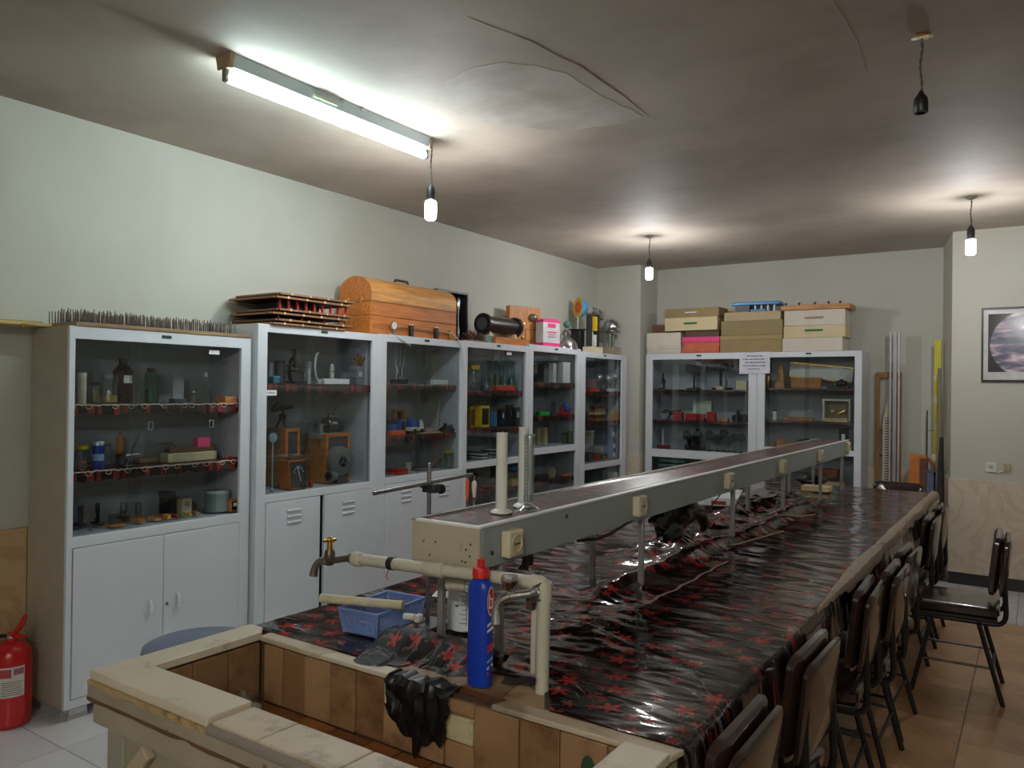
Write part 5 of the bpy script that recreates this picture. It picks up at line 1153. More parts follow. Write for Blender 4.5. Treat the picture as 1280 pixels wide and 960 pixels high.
S(3, 1.525, [
 (486, 513, 432, .15, 'wire_bundle', 'apparatus', wires, dict(d=.1), 'tangle of wires with three thin straws, top shelf of the third cabinet'),
 (528, 534, 450, .2, 'thin_rod', 'rod', rod_, dict(d=.02), 'thin rod leaning at the back of the top shelf, third cabinet'),
 (538, 560, 474, .10, 'white_bar', 'bar', slab_, dict(d=.03, col=PAPER), 'flat white bar on the top shelf of the third cabinet')])
S(3, 1.178, [
 (489, 507, 512, .26, 'wooden_stand', 'stand', frame_box, dict(d=.04, col=WOODY, inner=WOODD), 'small brown wooden frame behind the blue boxes, third cabinet'),
 (485, 495, 525, .18, 'battery_box', 'box', carton, dict(d=.05, col=BLUE, lid=BLACK), 'left blue box with black top behind the orange block'),
 (496, 505, 525, .18, 'battery_box', 'box', carton, dict(d=.05, col=BLUE, front=BLACK), 'right blue box with black front behind the orange block'),
 (507, 530, 524, .13, 'toy_truck', 'toy', truck, dict(d=.06), 'cream toy truck with a blue load on the middle shelf, third cabinet'),
 (484, 507, 538, .085, 'orange_block', 'block', slab_, dict(d=.04, col=ORANGE), 'orange block at the left front of the middle shelf, third cabinet'),
 (531, 541, 535, .14, 'pink_box', 'box', slab_, dict(d=.03, col=mat((190, 150, 156), .6)), 'pale pink box right of the toy truck'),
 (522, 560, 540, .08, 'pale_strip', 'strip', slab_, dict(d=.02, col=PALE), 'pale flat strip along the front of the middle shelf, third cabinet'),
 (545, 551, 500, .2, 'leaning_rod', 'rod', rod_, dict(d=.02, col=mat((210, 208, 200), .4)), 'white rod leaning on the middle shelf, third cabinet'),
 (553, 574, 526, .2, 'black_brush', 'brush', heap, dict(d=.05, cols=(BLACK, DGREY, BLACK), n=9, sd=8), 'row of dark bristle blocks at the right of the middle shelf, third cabinet')])
S(3, .912, [
 (484, 510, 586, .11, 'red_box', 'box', carton, dict(d=.10, col=RED, lid=mat((170, 40, 30), .4)), 'red plastic box at the bottom of the third cabinet'),
 (504, 514, 577, .22, 'white_mug', 'mug', tin, dict(col=mat((206, 196, 180), .4)), 'off-white mug behind the red box'),
 (510, 517, 590, .085, 'green_cloth', 'cloth', heap, dict(cols=(mat((90, 160, 60), .6), GREEN), n=3, sd=2, d=.03), 'bit of bright green cloth right of the red box'),
 (518, 537, 585, .15, 'pinkish_box', 'box', carton, dict(d=.06, col=mat((150, 120, 122), .6)), 'dull pink box at the bottom of the third cabinet'),
 (537, 547, 574, .20, 'white_stick', 'rod', rod_, dict(d=.02, col=mat((200, 200, 190), .4)), 'slanted white stick at the bottom of the third cabinet'),
 (548, 554, 572, .25, 'glass_tube', 'tube', bottle, dict(cap=CLEAR), 'narrow clear glass tube left of the green lidded jar'),
 (555, 567, 563, .20, 'green_lid_jar', 'jar', jar, dict(cap=mat((150, 160, 40), .4)), 'clear jar with yellow-green lid at the bottom of the third cabinet')])
S(4, 1.485, [
 (585, 600, 457, .15, 'jar', 'jar', jar, dict(cap=YELLOW), 'clear jar with yellow lid on the top shelf of the fourth cabinet'),
 (604, 611, 468, .12, 'conical_flask', 'flask', flask, {}, 'left clear conical flask beside the yellow lidded jar'),
 (611, 618, 464, .2, 'conical_flask', 'flask', flask, {}, 'right clear conical flask next to the teal flasks'),
 (617, 627, 450, .23, 'teal_flask', 'flask', retort, {}, 'left one of the three teal glass flasks'),
 (627, 636, 447, .16, 'teal_flask', 'flask', retort, {}, 'tall middle one of the three teal glass flasks'),
 (635, 645, 452, .24, 'teal_flask', 'flask', retort, {}, 'right one of the three teal glass flasks'),
 (614, 644, 482, .085, 'orange_case', 'case', carton, dict(d=.045, col=mat((220, 76, 46), .4), lid=ORANGE), 'flat orange-red case in front of the teal flasks')])
S(4, 1.195, [
 (583, 590, 508, .15, 'grille_box', 'box', carton, dict(d=.06, col=mat((206, 150, 40), .5), front=WOODD), 'narrow yellow-brown box with a dark grille, fourth cabinet'),
 (591, 612, 507, .15, 'yellow_box', 'box', carton, dict(d=.08, col=YELLOW, front=BLACK), 'bright yellow box with a black front panel, fourth cabinet'),
 (613, 621, 516, .12, 'blue_box', 'box', carton, dict(d=.04, col=mat((60, 140, 200), .4)), 'light blue box right of the yellow box'),
 (622, 630, 511, .16, 'black_case', 'case', carton, dict(d=.05, col=BLACK, plate_=PAPER), 'left black case with a white label, fourth cabinet'),
 (632, 641, 506, .18, 'black_case', 'case', carton, dict(d=.05, col=mat((30, 34, 40), .4), plate_=GREY), 'taller black case with a grey label, fourth cabinet'),
 (645, 656, 509, .13, 'square_dial', 'dial', carton, dict(d=.04, col=BLACK, plate_=PAPER), 'black square frame with a white centre, right end of the fourth cabinet')])
S(4, .95, [
 (585, 604, 565, .15, 'paper_stack', 'papers', pile, dict(d=.2, n=6, col=(GREY, PAPER, DGREY), nm='sheet'), 'left stack of grey sheets and papers in the fourth cabinet'),
 (606, 626, 561, .17, 'paper_stack', 'papers', pile, dict(d=.2, n=7, col=(PAPER, DGREY, GREY), nm='sheet', sd=6), 'right stack of grey sheets and papers in the fourth cabinet')])
S(4, .70, [
 (588, 603, 609, .12, 'red_carton', 'box', carton, dict(d=.08, col=mat((166, 40, 34), .6), lid=mat((140, 32, 30), .6)), 'red carton in the glazed lower part of the fourth cabinet'),
 (604, 625, 606, .16, 'orange_carton', 'box', carton, dict(d=.12, col=CARDO, lid=mat((206, 126, 52), .7)), 'orange-brown carton next to the red one, fourth cabinet lower part'),
 (630, 647, 598, .16, 'tan_carton', 'box', carton, dict(d=.12, col=CARD), 'tan carton right of the orange-brown one, fourth cabinet lower part'),
 (588, 602, 592, .28, 'brown_carton', 'box', carton, dict(d=.08, col=mat((120, 84, 54), .7)), 'brown carton at the back of the fourth cabinet lower part'),
 (632, 646, 583, .16, 'blue_folder', 'folder', slab_, dict(d=.1, z=.835, col=mat((60, 120, 160), .5)), 'blue folder lying on the tan carton, fourth cabinet lower part')])
S(5, 1.56, [
 (669, 684, 455, .22, 'grey_binder', 'binder', carton, dict(d=.12, col=mat((90, 96, 96), .5)), 'grey binder left of the white ones, fifth cabinet'),
 (686, 695, 454, .14, 'white_binder', 'binder', carton, dict(d=.06, col=PAPER), 'narrow white binder on the top shelf of the fifth cabinet'),
 (697, 713, 453, .13, 'white_binder', 'binder', carton, dict(d=.06, col=PAPER), 'wide white binder on the top shelf of the fifth cabinet')])
S(5, 1.27, [
 (669, 687, 514, .10, 'green_tray', 'tray', slab_, dict(d=.05, col=mat((40, 180, 70), .4)), 'flat bright green tray in the fifth cabinet'),
 (688, 694, 500, .22, 'thin_bottle', 'bottle', bottle, dict(cap=STEEL), 'thin glass bottle behind the green tray, fifth cabinet'),
 (696, 714, 503, .14, 'small_motor', 'motor', motor, dict(d=.06), 'small blue motor on a red base, fifth cabinet')])
S(5, 1.0, [
 (669, 675, 535, .2, 'board_box', 'box', carton, dict(d=.05, col=CREAM), 'left cream carton standing in the fifth cabinet'),
 (676, 684, 534, .15, 'board_box', 'box', carton, dict(d=.05, col=mat((190, 172, 130), .6)), 'right tan carton standing in the fifth cabinet'),
 (703, 708, 541, .2, 'olive_jar', 'jar', jar, dict(col=OLIVE, cap=BLACK), 'left dark olive jar in the fifth cabinet'),
 (709, 715, 539, .13, 'olive_jar', 'jar', jar, dict(col=OLIVE, cap=mat((60, 64, 40), .4)), 'right dark olive jar in the fifth cabinet')])
S(5, .705, [
 (683, 697, 584, .14, 'cream_plate', 'plate', lens, dict(col=CREAM, rod=CREAM), 'cream disc plate with a dark centre in the lower part of the fifth cabinet'),
 (699, 719, 591, .12, 'red_tangle', 'parts', heap, dict(d=.07, cols=(RED, mat((200, 120, 100), .5), PALE), n=6, sd=5), 'tangle of red and pale parts in the lower part of the fifth cabinet')])
S(6, 1.485, [
 (733, 749, 484, .085, 'orange_tray', 'tray', slab_, dict(d=.04, col=mat((220, 70, 40), .4)), 'orange-red tray at the front of the sixth cabinet top shelf'),
 (735, 746, 474, .2, 'clear_box', 'box', carton, dict(d=.06, col=mat((170, 130, 130), .3)), 'dull pink box behind the orange-red tray, sixth cabinet'),
 (744, 754, 467, .16, 'metal_ball', 'ball', hemi, {}, 'left polished metal ball on a stand, sixth cabinet'),
 (755, 765, 468, .17, 'metal_ball', 'ball', hemi, {}, 'middle polished metal ball on a stand, sixth cabinet'),
 (764, 773, 466, .23, 'metal_ball', 'ball', hemi, {}, 'right polished metal ball on a stand, sixth cabinet'),
 (758, 774, 486, .085, 'white_bar', 'bar', slab_, dict(d=.03, col=PAPER), 'white bar at the front of the sixth cabinet top shelf')])
S(6, 1.19, [
 (735, 758, 507, .15, 'plank_stack', 'planks', pile, dict(d=.07, n=5, col=(WOODY, WOODD, PALE), nm='plank'), 'stack of brown planks in the sixth cabinet'),
 (762, 775, 515, .13, 'ochre_block', 'block', carton, dict(d=.06, col=mat((206, 150, 60), .5)), 'ochre wooden block right of the plank stack')])
S(6, .80, [
 (731, 740, 538, .12, 'wire_basket', 'basket', basketw, dict(z=.965), 'off-white wire basket on a box in the sixth cabinet'),
 (731, 740, 564, .12, 'grey_carton', 'box', carton, dict(d=.06, col=DGREY), 'dark grey carton under the wire basket'),
 (756, 770, 534, .2, 'blue_tower', 'apparatus', dwin, dict(d=.08), 'grey-blue plastic block tower with white rings, sixth cabinet'),
 (741, 751, 565, .10, 'red_parts', 'parts', heap, dict(d=.05, cols=(RED, mat((150, 30, 30), .5)), n=4, sd=3), 'heap of red parts at the bottom of the sixth cabinet'),
 (752, 764, 568, .085, 'brass_parts', 'parts', heap, dict(d=.04, cols=(BRASS, YELLOW, BRASS), n=5, sd=9), 'heap of brass and yellow parts at the bottom of the sixth cabinet')])
S(6, .08, [
 (741, 758, 586, .15, 'grey_box', 'box', carton, dict(d=.14, col=mat((128, 132, 130), .6)), 'grey box in the glazed lower part of the sixth cabinet'),
 (760, 772, 590, .13, 'white_box', 'box', carton, dict(d=.1, col=PAPER, plate_=mat((180, 60, 60), .5)), 'white box with a red print in the lower part of the sixth cabinet')])
S(7, 1.518, [
 (823, 834, 466, .16, 'microscope', 'microscope', scope, dict(tube_=BLACK), 'small black microscope in the far cabinet, left end of the top shelf'),
 (857, 879, 457, .18, 'projector_stand', 'stand', stand, dict(d=.1, hw=.9, hh=.3, rod=BLACK), 'black lamp head on a stand in the far cabinet'),
 (881, 922, 456, .2, 'optical_lamp', 'lamp', doublelamp, dict(d=.12), 'black optical lamp with a long cross tube in the far cabinet'),
 (895, 906, 480, .085, 'cream_block', 'block', slab_, dict(d=.04, col=CREAM), 'small cream block in front of the black optical lamp'),
 (920, 936, 476, .10, 'cream_carton', 'box', carton, dict(d=.07, col=CREAM), 'cream carton at the right end of the top shelf, far left unit')])
S(7, 1.20, [
 (827, 852, 512, .22, 'wire_loop', 'apparatus', tripod, dict(d=.08, col=mat((70, 60, 52), .5)), 'dark wire tripod at the left of the middle shelf, far left unit'),
 (863, 893, 501, .24, 'white_screen', 'screen', upright, dict(col=mat((206, 222, 200), .5), base=WOODD, d=.06, th=.008), 'white upright screen board in the far cabinet'),
 (841, 855, 515, .12, 'red_box', 'box', carton, dict(d=.06, col=mat((170, 36, 46), .5)), 'short red box in front of the white screen'),
 (857, 882, 517, .11, 'red_rail', 'box', carton, dict(d=.05, col=RED, lid=mat((200, 60, 50), .5)), 'long red box in front of the white screen'),
 (883, 896, 515, .12, 'red_end_box', 'box', carton, dict(d=.05, col=mat((176, 40, 40), .5)), 'small red box right of the long red one, far cabinet'),
 (860, 881, 525, .075, 'purple_cloth', 'cloth', slab_, dict(d=.02, col=PURP), 'dark purple folded cloth in front of the long red box'),
 (898, 912, 516, .13, 'brown_block', 'block', slab_, dict(d=.06, col=WOODY), 'brown wooden block on the middle shelf, far left unit'),
 (917, 935, 509, .15, 'black_instrument', 'apparatus', heap, dict(d=.08, cols=(BLACK, DGREY), n=5, sd=12), 'heap of black instrument parts, right end of the middle shelf, far left unit')])
S(7, .905, [
 (827, 831, 536, .2, 'white_board', 'board', upright, dict(col=PAPER, base=PAPER, d=.04), 'white board on edge at the left of the lens holders'),
 (821, 838, 556, .10, 'red_case', 'case', slab_, dict(d=.04, col=mat((130, 40, 40), .5)), 'flat dark red case at the left bottom of the far left unit'),
 (856, 882, 536, .2, 'angled_arm', 'apparatus', motor, dict(d=.08, col=BLACK, base=BLACK), 'black angled instrument among the lens holders')])
for i, (px, py, dp) in enumerate(((859, 544, .12), (887, 544, .13), (897, 548, .10), (905, 542, .16), (911, 551, .085), (918, 547, .13), (926.5, 547, .10))):
    S(7, .905, [(px-5.5, px+5.5, py-5.5, dp, 'lens_holder', 'lens', lens, {}, '%s black lens holder from the left in the far cabinet' % ('first', 'second', 'third', 'fourth', 'fifth', 'sixth', 'last')[i])])
S(7, .08, [(820, 872, 590, .18, 'crate', 'crate', carton, dict(d=.2, col=DGREY), 'dark crate in the glazed lower part of the far left unit')])
for i in range(3): S(7, .66+.052*i, [(822+i, 862, 586.5-6.6*i, .18, 'teal_tray', 'tray', carton, dict(d=.14, col=TEAL, lid=mat((150, 186, 182), .4)), '%s teal tray of the stack in the lower part of the far left unit' % ('bottom', 'middle', 'top')[i])])
S(8, 1.54, [
 (957, 963, 465, .12, 'brass_bell', 'bell', bottle, dict(col=BRASS, cap=BRASS), 'small brass bell at the left end of the far right unit top shelf'),
 (969, 983, 457, .16, 'wooden_pyramid', 'apparatus', pyramid, {}, 'wooden pyramid with a pale dial in the far right unit'),
 (985, 1066, 452, .26, 'tilted_plane', 'apparatus', plane_, dict(d=.06), 'long white tilted plane with brass edges in the far right unit'),
 (989, 1028, 472, .13, 'wooden_block', 'block', carton, dict(d=.07, col=WOODY), 'long light wooden block under the tilted plane'),
 (1033, 1063, 474, .14, 'dark_rail', 'rail', motor, dict(d=.05, col=BLACK, base=IRON), 'dark metal rail with a black post, right end of the far right unit')])
S(8, 1.235, [
 (966, 971, 512, .10, 'small_cylinder', 'cylinder', tin, dict(col=PAPER, lid=BLACK), 'tiny white and black cylinder in the far right unit'),
 (1028, 1065, 499, .14, 'framed_specimen', 'frame', frame_box, dict(d=.06), 'cream frame box with specimens in the far right unit'),
 (979, 1018, 518, .12, 'wood_bar', 'bar', slab_, dict(d=.04, col=WOODY), 'left flat wooden bar on the middle shelf, far right unit'),
 (1030, 1060, 521, .075, 'wood_bar', 'bar', slab_, dict(d=.025, col=PALE), 'right flat wooden bar in front of the cream frame box')])
S(8, .985, [
 (962, 990, 547, .12, 'wood_tool', 'tool', heap, dict(d=.06, cols=(CARDO, WOODY), n=3, sd=21), 'orange-brown wooden tool at the left bottom of the far right unit'),
 (992, 1018, 541, .16, 'black_tool', 'tool', heap, dict(d=.06, cols=(BLACK, DGREY), n=4, sd=14), 'long black tool at the bottom of the far right unit'),
 (1049, 1061, 536, .13, 'black_box', 'box', carton, dict(d=.06, col=BLACK, plate_=PAPER), 'black box with a white dot, right bottom of the far right unit')])
S(8, .08, [
 (1018, 1058, 602, .14, 'tan_crate', 'crate', carton, dict(d=.12, col=PALE), 'pale crate in the glazed lower part of the far right unit'),
 (1020, 1050, 586, .14, 'reddish_box', 'box', carton, dict(d=.12, z=.727, col=mat((130, 66, 36), .5)), 'reddish wooden box standing on the pale crate'),
 (970, 1014, 590, .14, 'dark_carton', 'box', carton, dict(d=.12, col=DGREY), 'dark carton left of the pale crate in the far right unit')])
# a sheet of paper taped where the two far units meet
p0, p1 = at(924.5, 440.5, Y=YF-.004), at(962.5, 467, Y=YF-.004)
t = thing('notice_sheet', 'white paper notice taped over the joint of the far cabinet pair', 'notice', ((p0.x+p1.x)/2, YF-.006, p1.z))
ww, hh = p1.x-p0.x, p0.z-p1.z
MB().grid([[(-ww/2+ww*i/8, -.002*abs(sin(i*.9)), hh*j/6+.006*(i/8-.5)) for i in range(9)] for j in range(7)]).build('sheet', mat((206, 208, 218), .5), t)
for k, (a, b_) in enumerate(((.25, .8), (.12, .9), (.2, .86), (.12, .88), (.3, .7))):
    o = MB(); x = -ww/2+ww*a; rr = random.Random(k)
    while x < -ww/2+ww*b_-.02:
        q = rr.uniform(.012, .035); o.box(x, x+q, -.0042, -.0036, hh*(.8-.15*k), hh*(.8-.15*k)+.008); x += q+.006
    tag(o.build('text_line', INK, t), kind='stuff')

# ================================================================== ON TOP OF THE CABINETS
zt = 1.757
t = thing('nail_board', 'wooden board full of upright nails lying on the nearest cabinet', 'nail board', (-3.69, 2.22, zt+.0008), R90)
MB().box(-.44, .485, -.155, .14, 0, .018).build('board', wood((150, 122, 86)), t, .002)
nl = None; NM = mat((104, 92, 84), .45, .6, .2, 40)
for i in range(74):
    for j in range(4):
        x, y = -.425+.0122*i+random.uniform(-.002, .002), -.05+.055*j+random.uniform(-.003, .003)
        if nl is None:
            nl = MB().lathe([(.0024, 0), (.0024, .062), (.0004, .07)], (0, 0, .018), 5).build('nail', NM, t, loc=(x, y, 0))
        else: share(nl, 'nail', t, (x, y, 0), (random.uniform(-.05, .05), random.uniform(-.05, .05), 0), (1, 1, random.uniform(.85, 1.05)))
t = thing('plank', 'yellowish plank reaching left from the top of the nearest cabinet to the photo edge', 'plank', (-3.82, 1.36, zt+.001), R90)
MB().box(-.55, .42, -.075, .07, 0, .014).build('plank', wood((196, 172, 112)), t, .002)
MB().cyl((.29, -.076, -.002), (.29, -.092, -.002), .009, n=10).build('peg', BRASS, t)
t = thing('thin_plank', 'thin darker plank lying on the yellowish plank at the left photo edge', 'plank', (-3.83, 1.4, zt+.0155), R90)
MB().box(-.56, .36, -.04, .05, 0, .010).build('plank', wood((176, 148, 92)), t, .002)

# six framed boards in three pairs
zt2 = 1.8405
BD = mat((92, 52, 36), .5, 0, .2, 10); EDG = wood((140, 98, 66))
z = zt2+.001
specs = [(.55, .40, -.02, .0), (.56, .40, .03, .0), (.55, .38, -.01, .05), (.56, .38, .04, .02), (.57, .40, .0, .04), (.56, .39, .05, .0)]
gaps = [.008, .02, .009, .05, .01, 0]
ords = ('lowest', 'second from below', 'third from below', 'fourth from below', 'fifth from below', 'topmost')
for k, (w, d, dx, dy) in enumerate(specs):
    t = thing('framed_board', '%s brown circuit board of the stack on the second cabinet' % ords[k], 'board', (-3.69+dy*.3, 3.10+dx, z), R90+random.uniform(-.03, .03), 'circuit boards on the second cabinet')
    MB().box(-w/2+.01, w/2-.01, -d/2+.01, d/2-.01, .006, .010).build('panel', BD, t)
    for s in (-1, 1):
        MB().box(-w/2, w/2, s*d/2-.008, s*d/2+.008, 0, .011).build('edge_strip', EDG, t, .001)
        MB().box(s*w/2-.008, s*w/2+.008, -d/2+.009, d/2-.009, 0, .011).build('edge_strip', EDG, t, .001)
    for q in range(4):
        x = -w*.36+w*.24*q; MB().box(x-.006, x+.006, -d/2-.010, -d/2-.0085, -.0, .014).build('clip', PALE, t)
    g = gaps[k]
    if k in (1, 3):
        n = 4 if k == 1 else 9
        for q in range(n): MB().cyl((-w*.45+w*.9*q/(n-1), -d/2+.03, .0145), (-w*.45+w*.9*q/(n-1), -d/2+.03, .0145+g-.001), .006 if k == 1 else .009, n=10).build('red_peg', RED if q % 3 or k == 3 else DGREY, t)
        MB().box(-w*.3, w*.2, -d*.2, d*.3, .011, .0145+g-.001).build('coil_block', BLACK, t)
    elif g: 
        for s in (-1, 1): MB().box(s*w*.3-.01, s*w*.3+.01, -d*.3, d*.3, .0145, .0145+g-.0005).build('spacer', EDG, t)
    z += .0148+g

# domed wooden chest
A, B_ = at(465, 416, X=-3.50), at(561.5, 421, X=-3.50)
cw = .885; cz = 1.846
t = thing('domed_chest', 'orange-brown domed wooden chest with a carrying handle on the third cabinet', 'chest', (-3.672, A.y+cw/2+.015, cz), R90)
cdp = .285; HB_ = .21
MB().box(-cw/2, cw/2, -cdp/2, cdp/2, 0, .115).build('lower_body', WOODO, t, .004)
MB().box(-cw/2, cw/2, -cdp/2, cdp/2, .1165, HB_).build('upper_body', WOODO, t, .004)
pr = [(-cdp/2, HB_+.002), (cdp/2, HB_+.002)]+[(cdp/2*cos(pi*k/20), HB_+.06+.105*sin(pi*k/20)) for k in range(21)]
ll = wood((206, 146, 78), coat=.3)
MB().prism(pr, 'x', -cw/2, cw/2).build('domed_lid', ll, t, .003)
for s in (-1, 1): MB().prism([(y*1.0, z_) for y, z_ in pr], 'x', s*cw/2-.001 if s < 0 else cw/2-.006, -cw/2+.006 if s < 0 else cw/2+.001).build('lid_end', WOODO, t)
MB().box(-cw/2-.003, cw/2+.003, -cdp/2-.004, cdp/2+.004, HB_-.006, HB_+.006).build('lid_rim', wood((160, 100, 48)), t, .002)
MB().tube([(-.07, 0, HB_+.166), (-.06, 0, HB_+.185), (.06, 0, HB_+.185), (.07, 0, HB_+.166)], .009, 8).build('carrying_handle', mat((74, 52, 40), .5), t)
for y in (-.06, .06): MB().ob((-cw/2-.003, y, HB_+.0), (.004, .02, .05)).build('latch', BRASS, t, .001)
for z_ in (.05, .165): MB().lathe([(.010, -.004), (.006, -.010)], (-cw/2+.03, -cdp/2, z_), 10, axis='y').build('knob', BRASS, t)

# gauge apparatus lying in front of the chest
g0 = at(492, 418, X=-3.51); g1 = at(565, 421, X=-3.51)
t = thing('gauge_bar', 'thin horizontal bar with a round white dial gauge and two black clamps before the chest', 'gauge', (-3.515, (g0.y+g1.y)/2, 1.8465), R90)
L_ = g1.y-g0.y; zz = .052
MB().cyl((-L_/2, 0, zz), (L_/2, 0, zz), .003, n=8).build('bar', STEEL, t)
MB().lathe([(.026, -.008), (.028, -.004), (.028, .006), (.001, .008)], (-L_/2, -.004, .06), 24, axis='y').build('gauge_case', CHROME, t)
MB().lathe([(.024, -.0085), (.001, -.0087)], (-L_/2, -.004, .06), 24, axis='y').build('gauge_face', PAPER, t)
MB().ob((-L_/2, -.0135, .066), (.002, .001, .018), (0, .6, 0)).build('gauge_needle', INK, t)
MB().box(-L_/2-.007, -L_/2+.007, -.006, .006, 0, .034).build('gauge_post', STEEL, t)
for x in (-L_*.21, L_*.22): MB().box(x-.016, x+.016, -.012, .012, 0, .075).build('clamp', BLACK, t, .003); MB().box(x-.012, x+.012, -.013, .011, .0755, .084).build('clamp_cap', CREAM, t, .001)
MB().box(L_*.46, L_*.5, -.012, .012, 0, .07).build('end_post', BRASS, t, .003)
def cable(nm, label, pts, r, m):
    o = thing(nm, label, 'cable', pts[0]); MB().tube([Vector(p)-Vector(pts[0]) for p in bez(*pts, 14)], r, 6).build('cable', m, o)
q = [at(487, 417, X=-3.52), at(497, 421, X=-3.494), at(506, 428, X=-3.492), at(513, 432, X=-3.492)]; cable('white_cable', 'white cable hanging down from the dial gauge over the cabinet edge', q, .0045, mat((190, 182, 168), .5))
q = [at(560, 416, X=-3.50), at(574, 418, X=-3.49), at(578, 432, X=-3.49), at(577, 462, X=-3.49)]; cable('white_cable', 'white cable looping from the chest down the edge of the fourth cabinet', q, .0045, mat((196, 190, 176), .5))

# open black case with three glass tubes
t = thing('tube_case', 'open black upright case with three silvery tubes right behind the domed chest', 'case', (-3.80, at(560, 400, X=-3.80).y, 1.852), R90)
w = abs(at(578, 360, X=-3.72).y-at(538, 360, X=-3.72).y); h = .40
plate([-w/2, -w/2+.015, w/2-.015, w/2], [0, .015, h-.015, h], {(1, 1)}, -.05, .05).build('case_frame', BLACK, t, .002)
MB().box(-w/2+.015, w/2-.015, .035, .045, .015, h-.015).build('case_back', BLACK, t)
for k in range(3):
    x = w*.04+.085*k-.06
    MB().lathe([(.012, .02), (.016, .04), (.016, .12), (.008, .16), (.008, .24), (.016, .28), (.016, .34), (.008, .37)], (x, .0, 0), 14).build('glass_tube', CHROME, t)
# rusty coil wires, induction coil, wooden panel, carton, hemisphere, globe, electric machine, generator
def top_at(px, py, X, z0): p = at(px, py, X=X); return (X, p.y, z0)
t = thing('wire_coils', 'small heap of rusty wire coils next to the induction coil', 'wires', top_at(590, 415, -3.60, 1.857), R90)
rr = random.Random(5)
for k in range(9): c = Vector((rr.uniform(-.11, .11), rr.uniform(-.05, .05), .03+rr.uniform(0, .03))); r = rr.uniform(.02, .035); MB().tube([c+Vector((r*cos(q*pi/6), .02*sin(q), r*sin(q*pi/6)*.8)) for q in range(13)], .004, 5).build('coil', COPPER if k % 2 else IRON, t)
MB().box(-.13, .12, -.06, .06, 0, .012).build('base', mat((120, 60, 40), .6), t)
t = thing('induction_coil', 'black cylindrical induction coil on an orange wooden base', 'coil', top_at(627, 412, -3.62, 1.857), R90)
MB().box(-.20, .24, -.085, .085, 0, .055).build('base', WOODO, t, .003)
MB().lathe([(.078, -.24), (.084, -.235), (.084, -.21), (.066, -.205), (.066, .20), (.084, .205), (.084, .23), (.078, .235)], (-.03, 0, .155), 28, axis='x').build('coil_body', mat((38, 28, 26), .35), t)
MB().lathe([(.05, -.242), (.001, -.244)], (-.03, 0, .155), 20, axis='x').build('coil_end', DGREY, t)
for s in (-1, 1): MB().box(-.03+s*.18-.012, -.03+s*.18+.012, -.04, .04, .0555, .095).build('cradle', CREAM, t)
MB().box(-.30, -.205, -.06, .06, 0, .06).build('glass_block', mat((120, 140, 130), .2), t, .003)
t = thing('bell_panel', 'tall wooden panel with a round metal bell and inlaid lines', 'panel', top_at(655, 402, -3.74, 1.8765), R90-.3)
pw_, ph_ = .36, .345
MB().box(-pw_/2, pw_/2, -.02, .03, 0, ph_).build('panel', wood((186, 122, 60), axis=2), t, .003)
MB().sph((.08, -.024, .255), .045, 16, .8).build('bell', mat((140, 136, 120), .3, .8), t)
for q in ((-.13, -.05, .23, .235), (-.05, -.045, .15, .235), (-.13, .13, .145, .15), (-.13, -.125, .05, .15), (-.0, .005, .05, .145), (-.13, .13, .045, .05), (.1, .105, .05, .2)): MB().box(q[0], q[1], -.0215, -.0202, q[2], q[3]).build('inlaid_line', WOODD, t)
for x, z_ in ((-.02, .19), (-.03, .075)): MB().lathe([(.016, -.0202), (.012, -.032), (.001, -.034)], (x, 0, z_), 12, axis='y').build('terminal', BRASS, t)
MB().tube([(-.18, -.022, .25), (-.21, -.03, .235), (-.235, -.03, .25), (-.26, -.03, .24)], .003, 5).build('wire', IRON, t)
t = thing('pink_carton', 'white and pink carton standing between the wooden panel and the metal dome', 'box', top_at(685, 412, -3.61, 1.877), R90-.2)
w = .22; MB().box(-w/2, w/2, -.045, .045, .035, .215).build('body', mat((206, 204, 204), .5), t, .002)
MB().box(-w/2-.001, w/2+.001, -.046, .046, 0, .034).build('pink_base', PINK, t, .002)
MB().prism([(-w/2, .2155), (w/2, .2155), (w/2, .235), (w*.25, .25), (-w*.25, .25), (-w/2, .235)], 'y', -.046, .046).build('pink_top', PINK, t)
for a, b_, c_, d_ in ((-.05, .05, .17, .205), (-.06, .06, .125, .135), (-.045, .045, .105, .112), (-.05, .05, .085, .09)): MB().box(a, b_, -.0475, -.0455, c_, d_).build('printed_patch', PINK if c_ > .1 else INK, t)
t = thing('metal_dome', 'polished metal dome with a small green ball above it', 'apparatus', top_at(707, 424, -3.60, 1.877), R90)
MB().sph((0, 0, 0), .115, 24, 1.0, 0).build('dome', CHROME, t)
MB().cyl((0, 0, .11), (0, 0, .16), .012, n=10).build('neck', STEEL, t); MB().box(-.025, .025, -.012, .012, .155, .17).build('cross_piece', STEEL, t)
MB().cyl((.0, 0, .17), (.015, 0, .2), .005, n=8).build('stem', STEEL, t); MB().sph((.02, 0, .225), .034, 16).build('green_ball', mat((70, 120, 104), .3), t)
for s in (-1, 1): MB().tube([(s*.02, 0, .165), (s*.09, 0, .12), (s*.125, 0, .0)], .004, 6).build('wire_leg', IRON, t)
t = thing('earth_model', 'cutaway earth globe, blue outside with orange core, on a black stand', 'globe', top_at(722, 420, -3.74, 1.877), R90)
gz = at(721, 384, X=-3.74).z-1.877; gr = .1
b1 = MB(); b2 = MB()
a0 = radians(-122)
n = 16
for i in range(n):
    for j in range(20):
        t0, t1 = -pi/2+pi*i/n, -pi/2+pi*(i+1)/n; p0_, p1_ = a0+pi*j/20, a0+pi*(j+1)/20
        b1._a([(gr*cos(a)*cos(p), gr*cos(a)*sin(p), gz+gr*sin(a)) for a, p in ((t0, p0_), (t0, p1_), (t1, p1_), (t1, p0_))], [(0, 1, 2, 3)])
bm = MB(); 
OC = bpy.data.materials.new('globe_surface'); OC.use_nodes = True
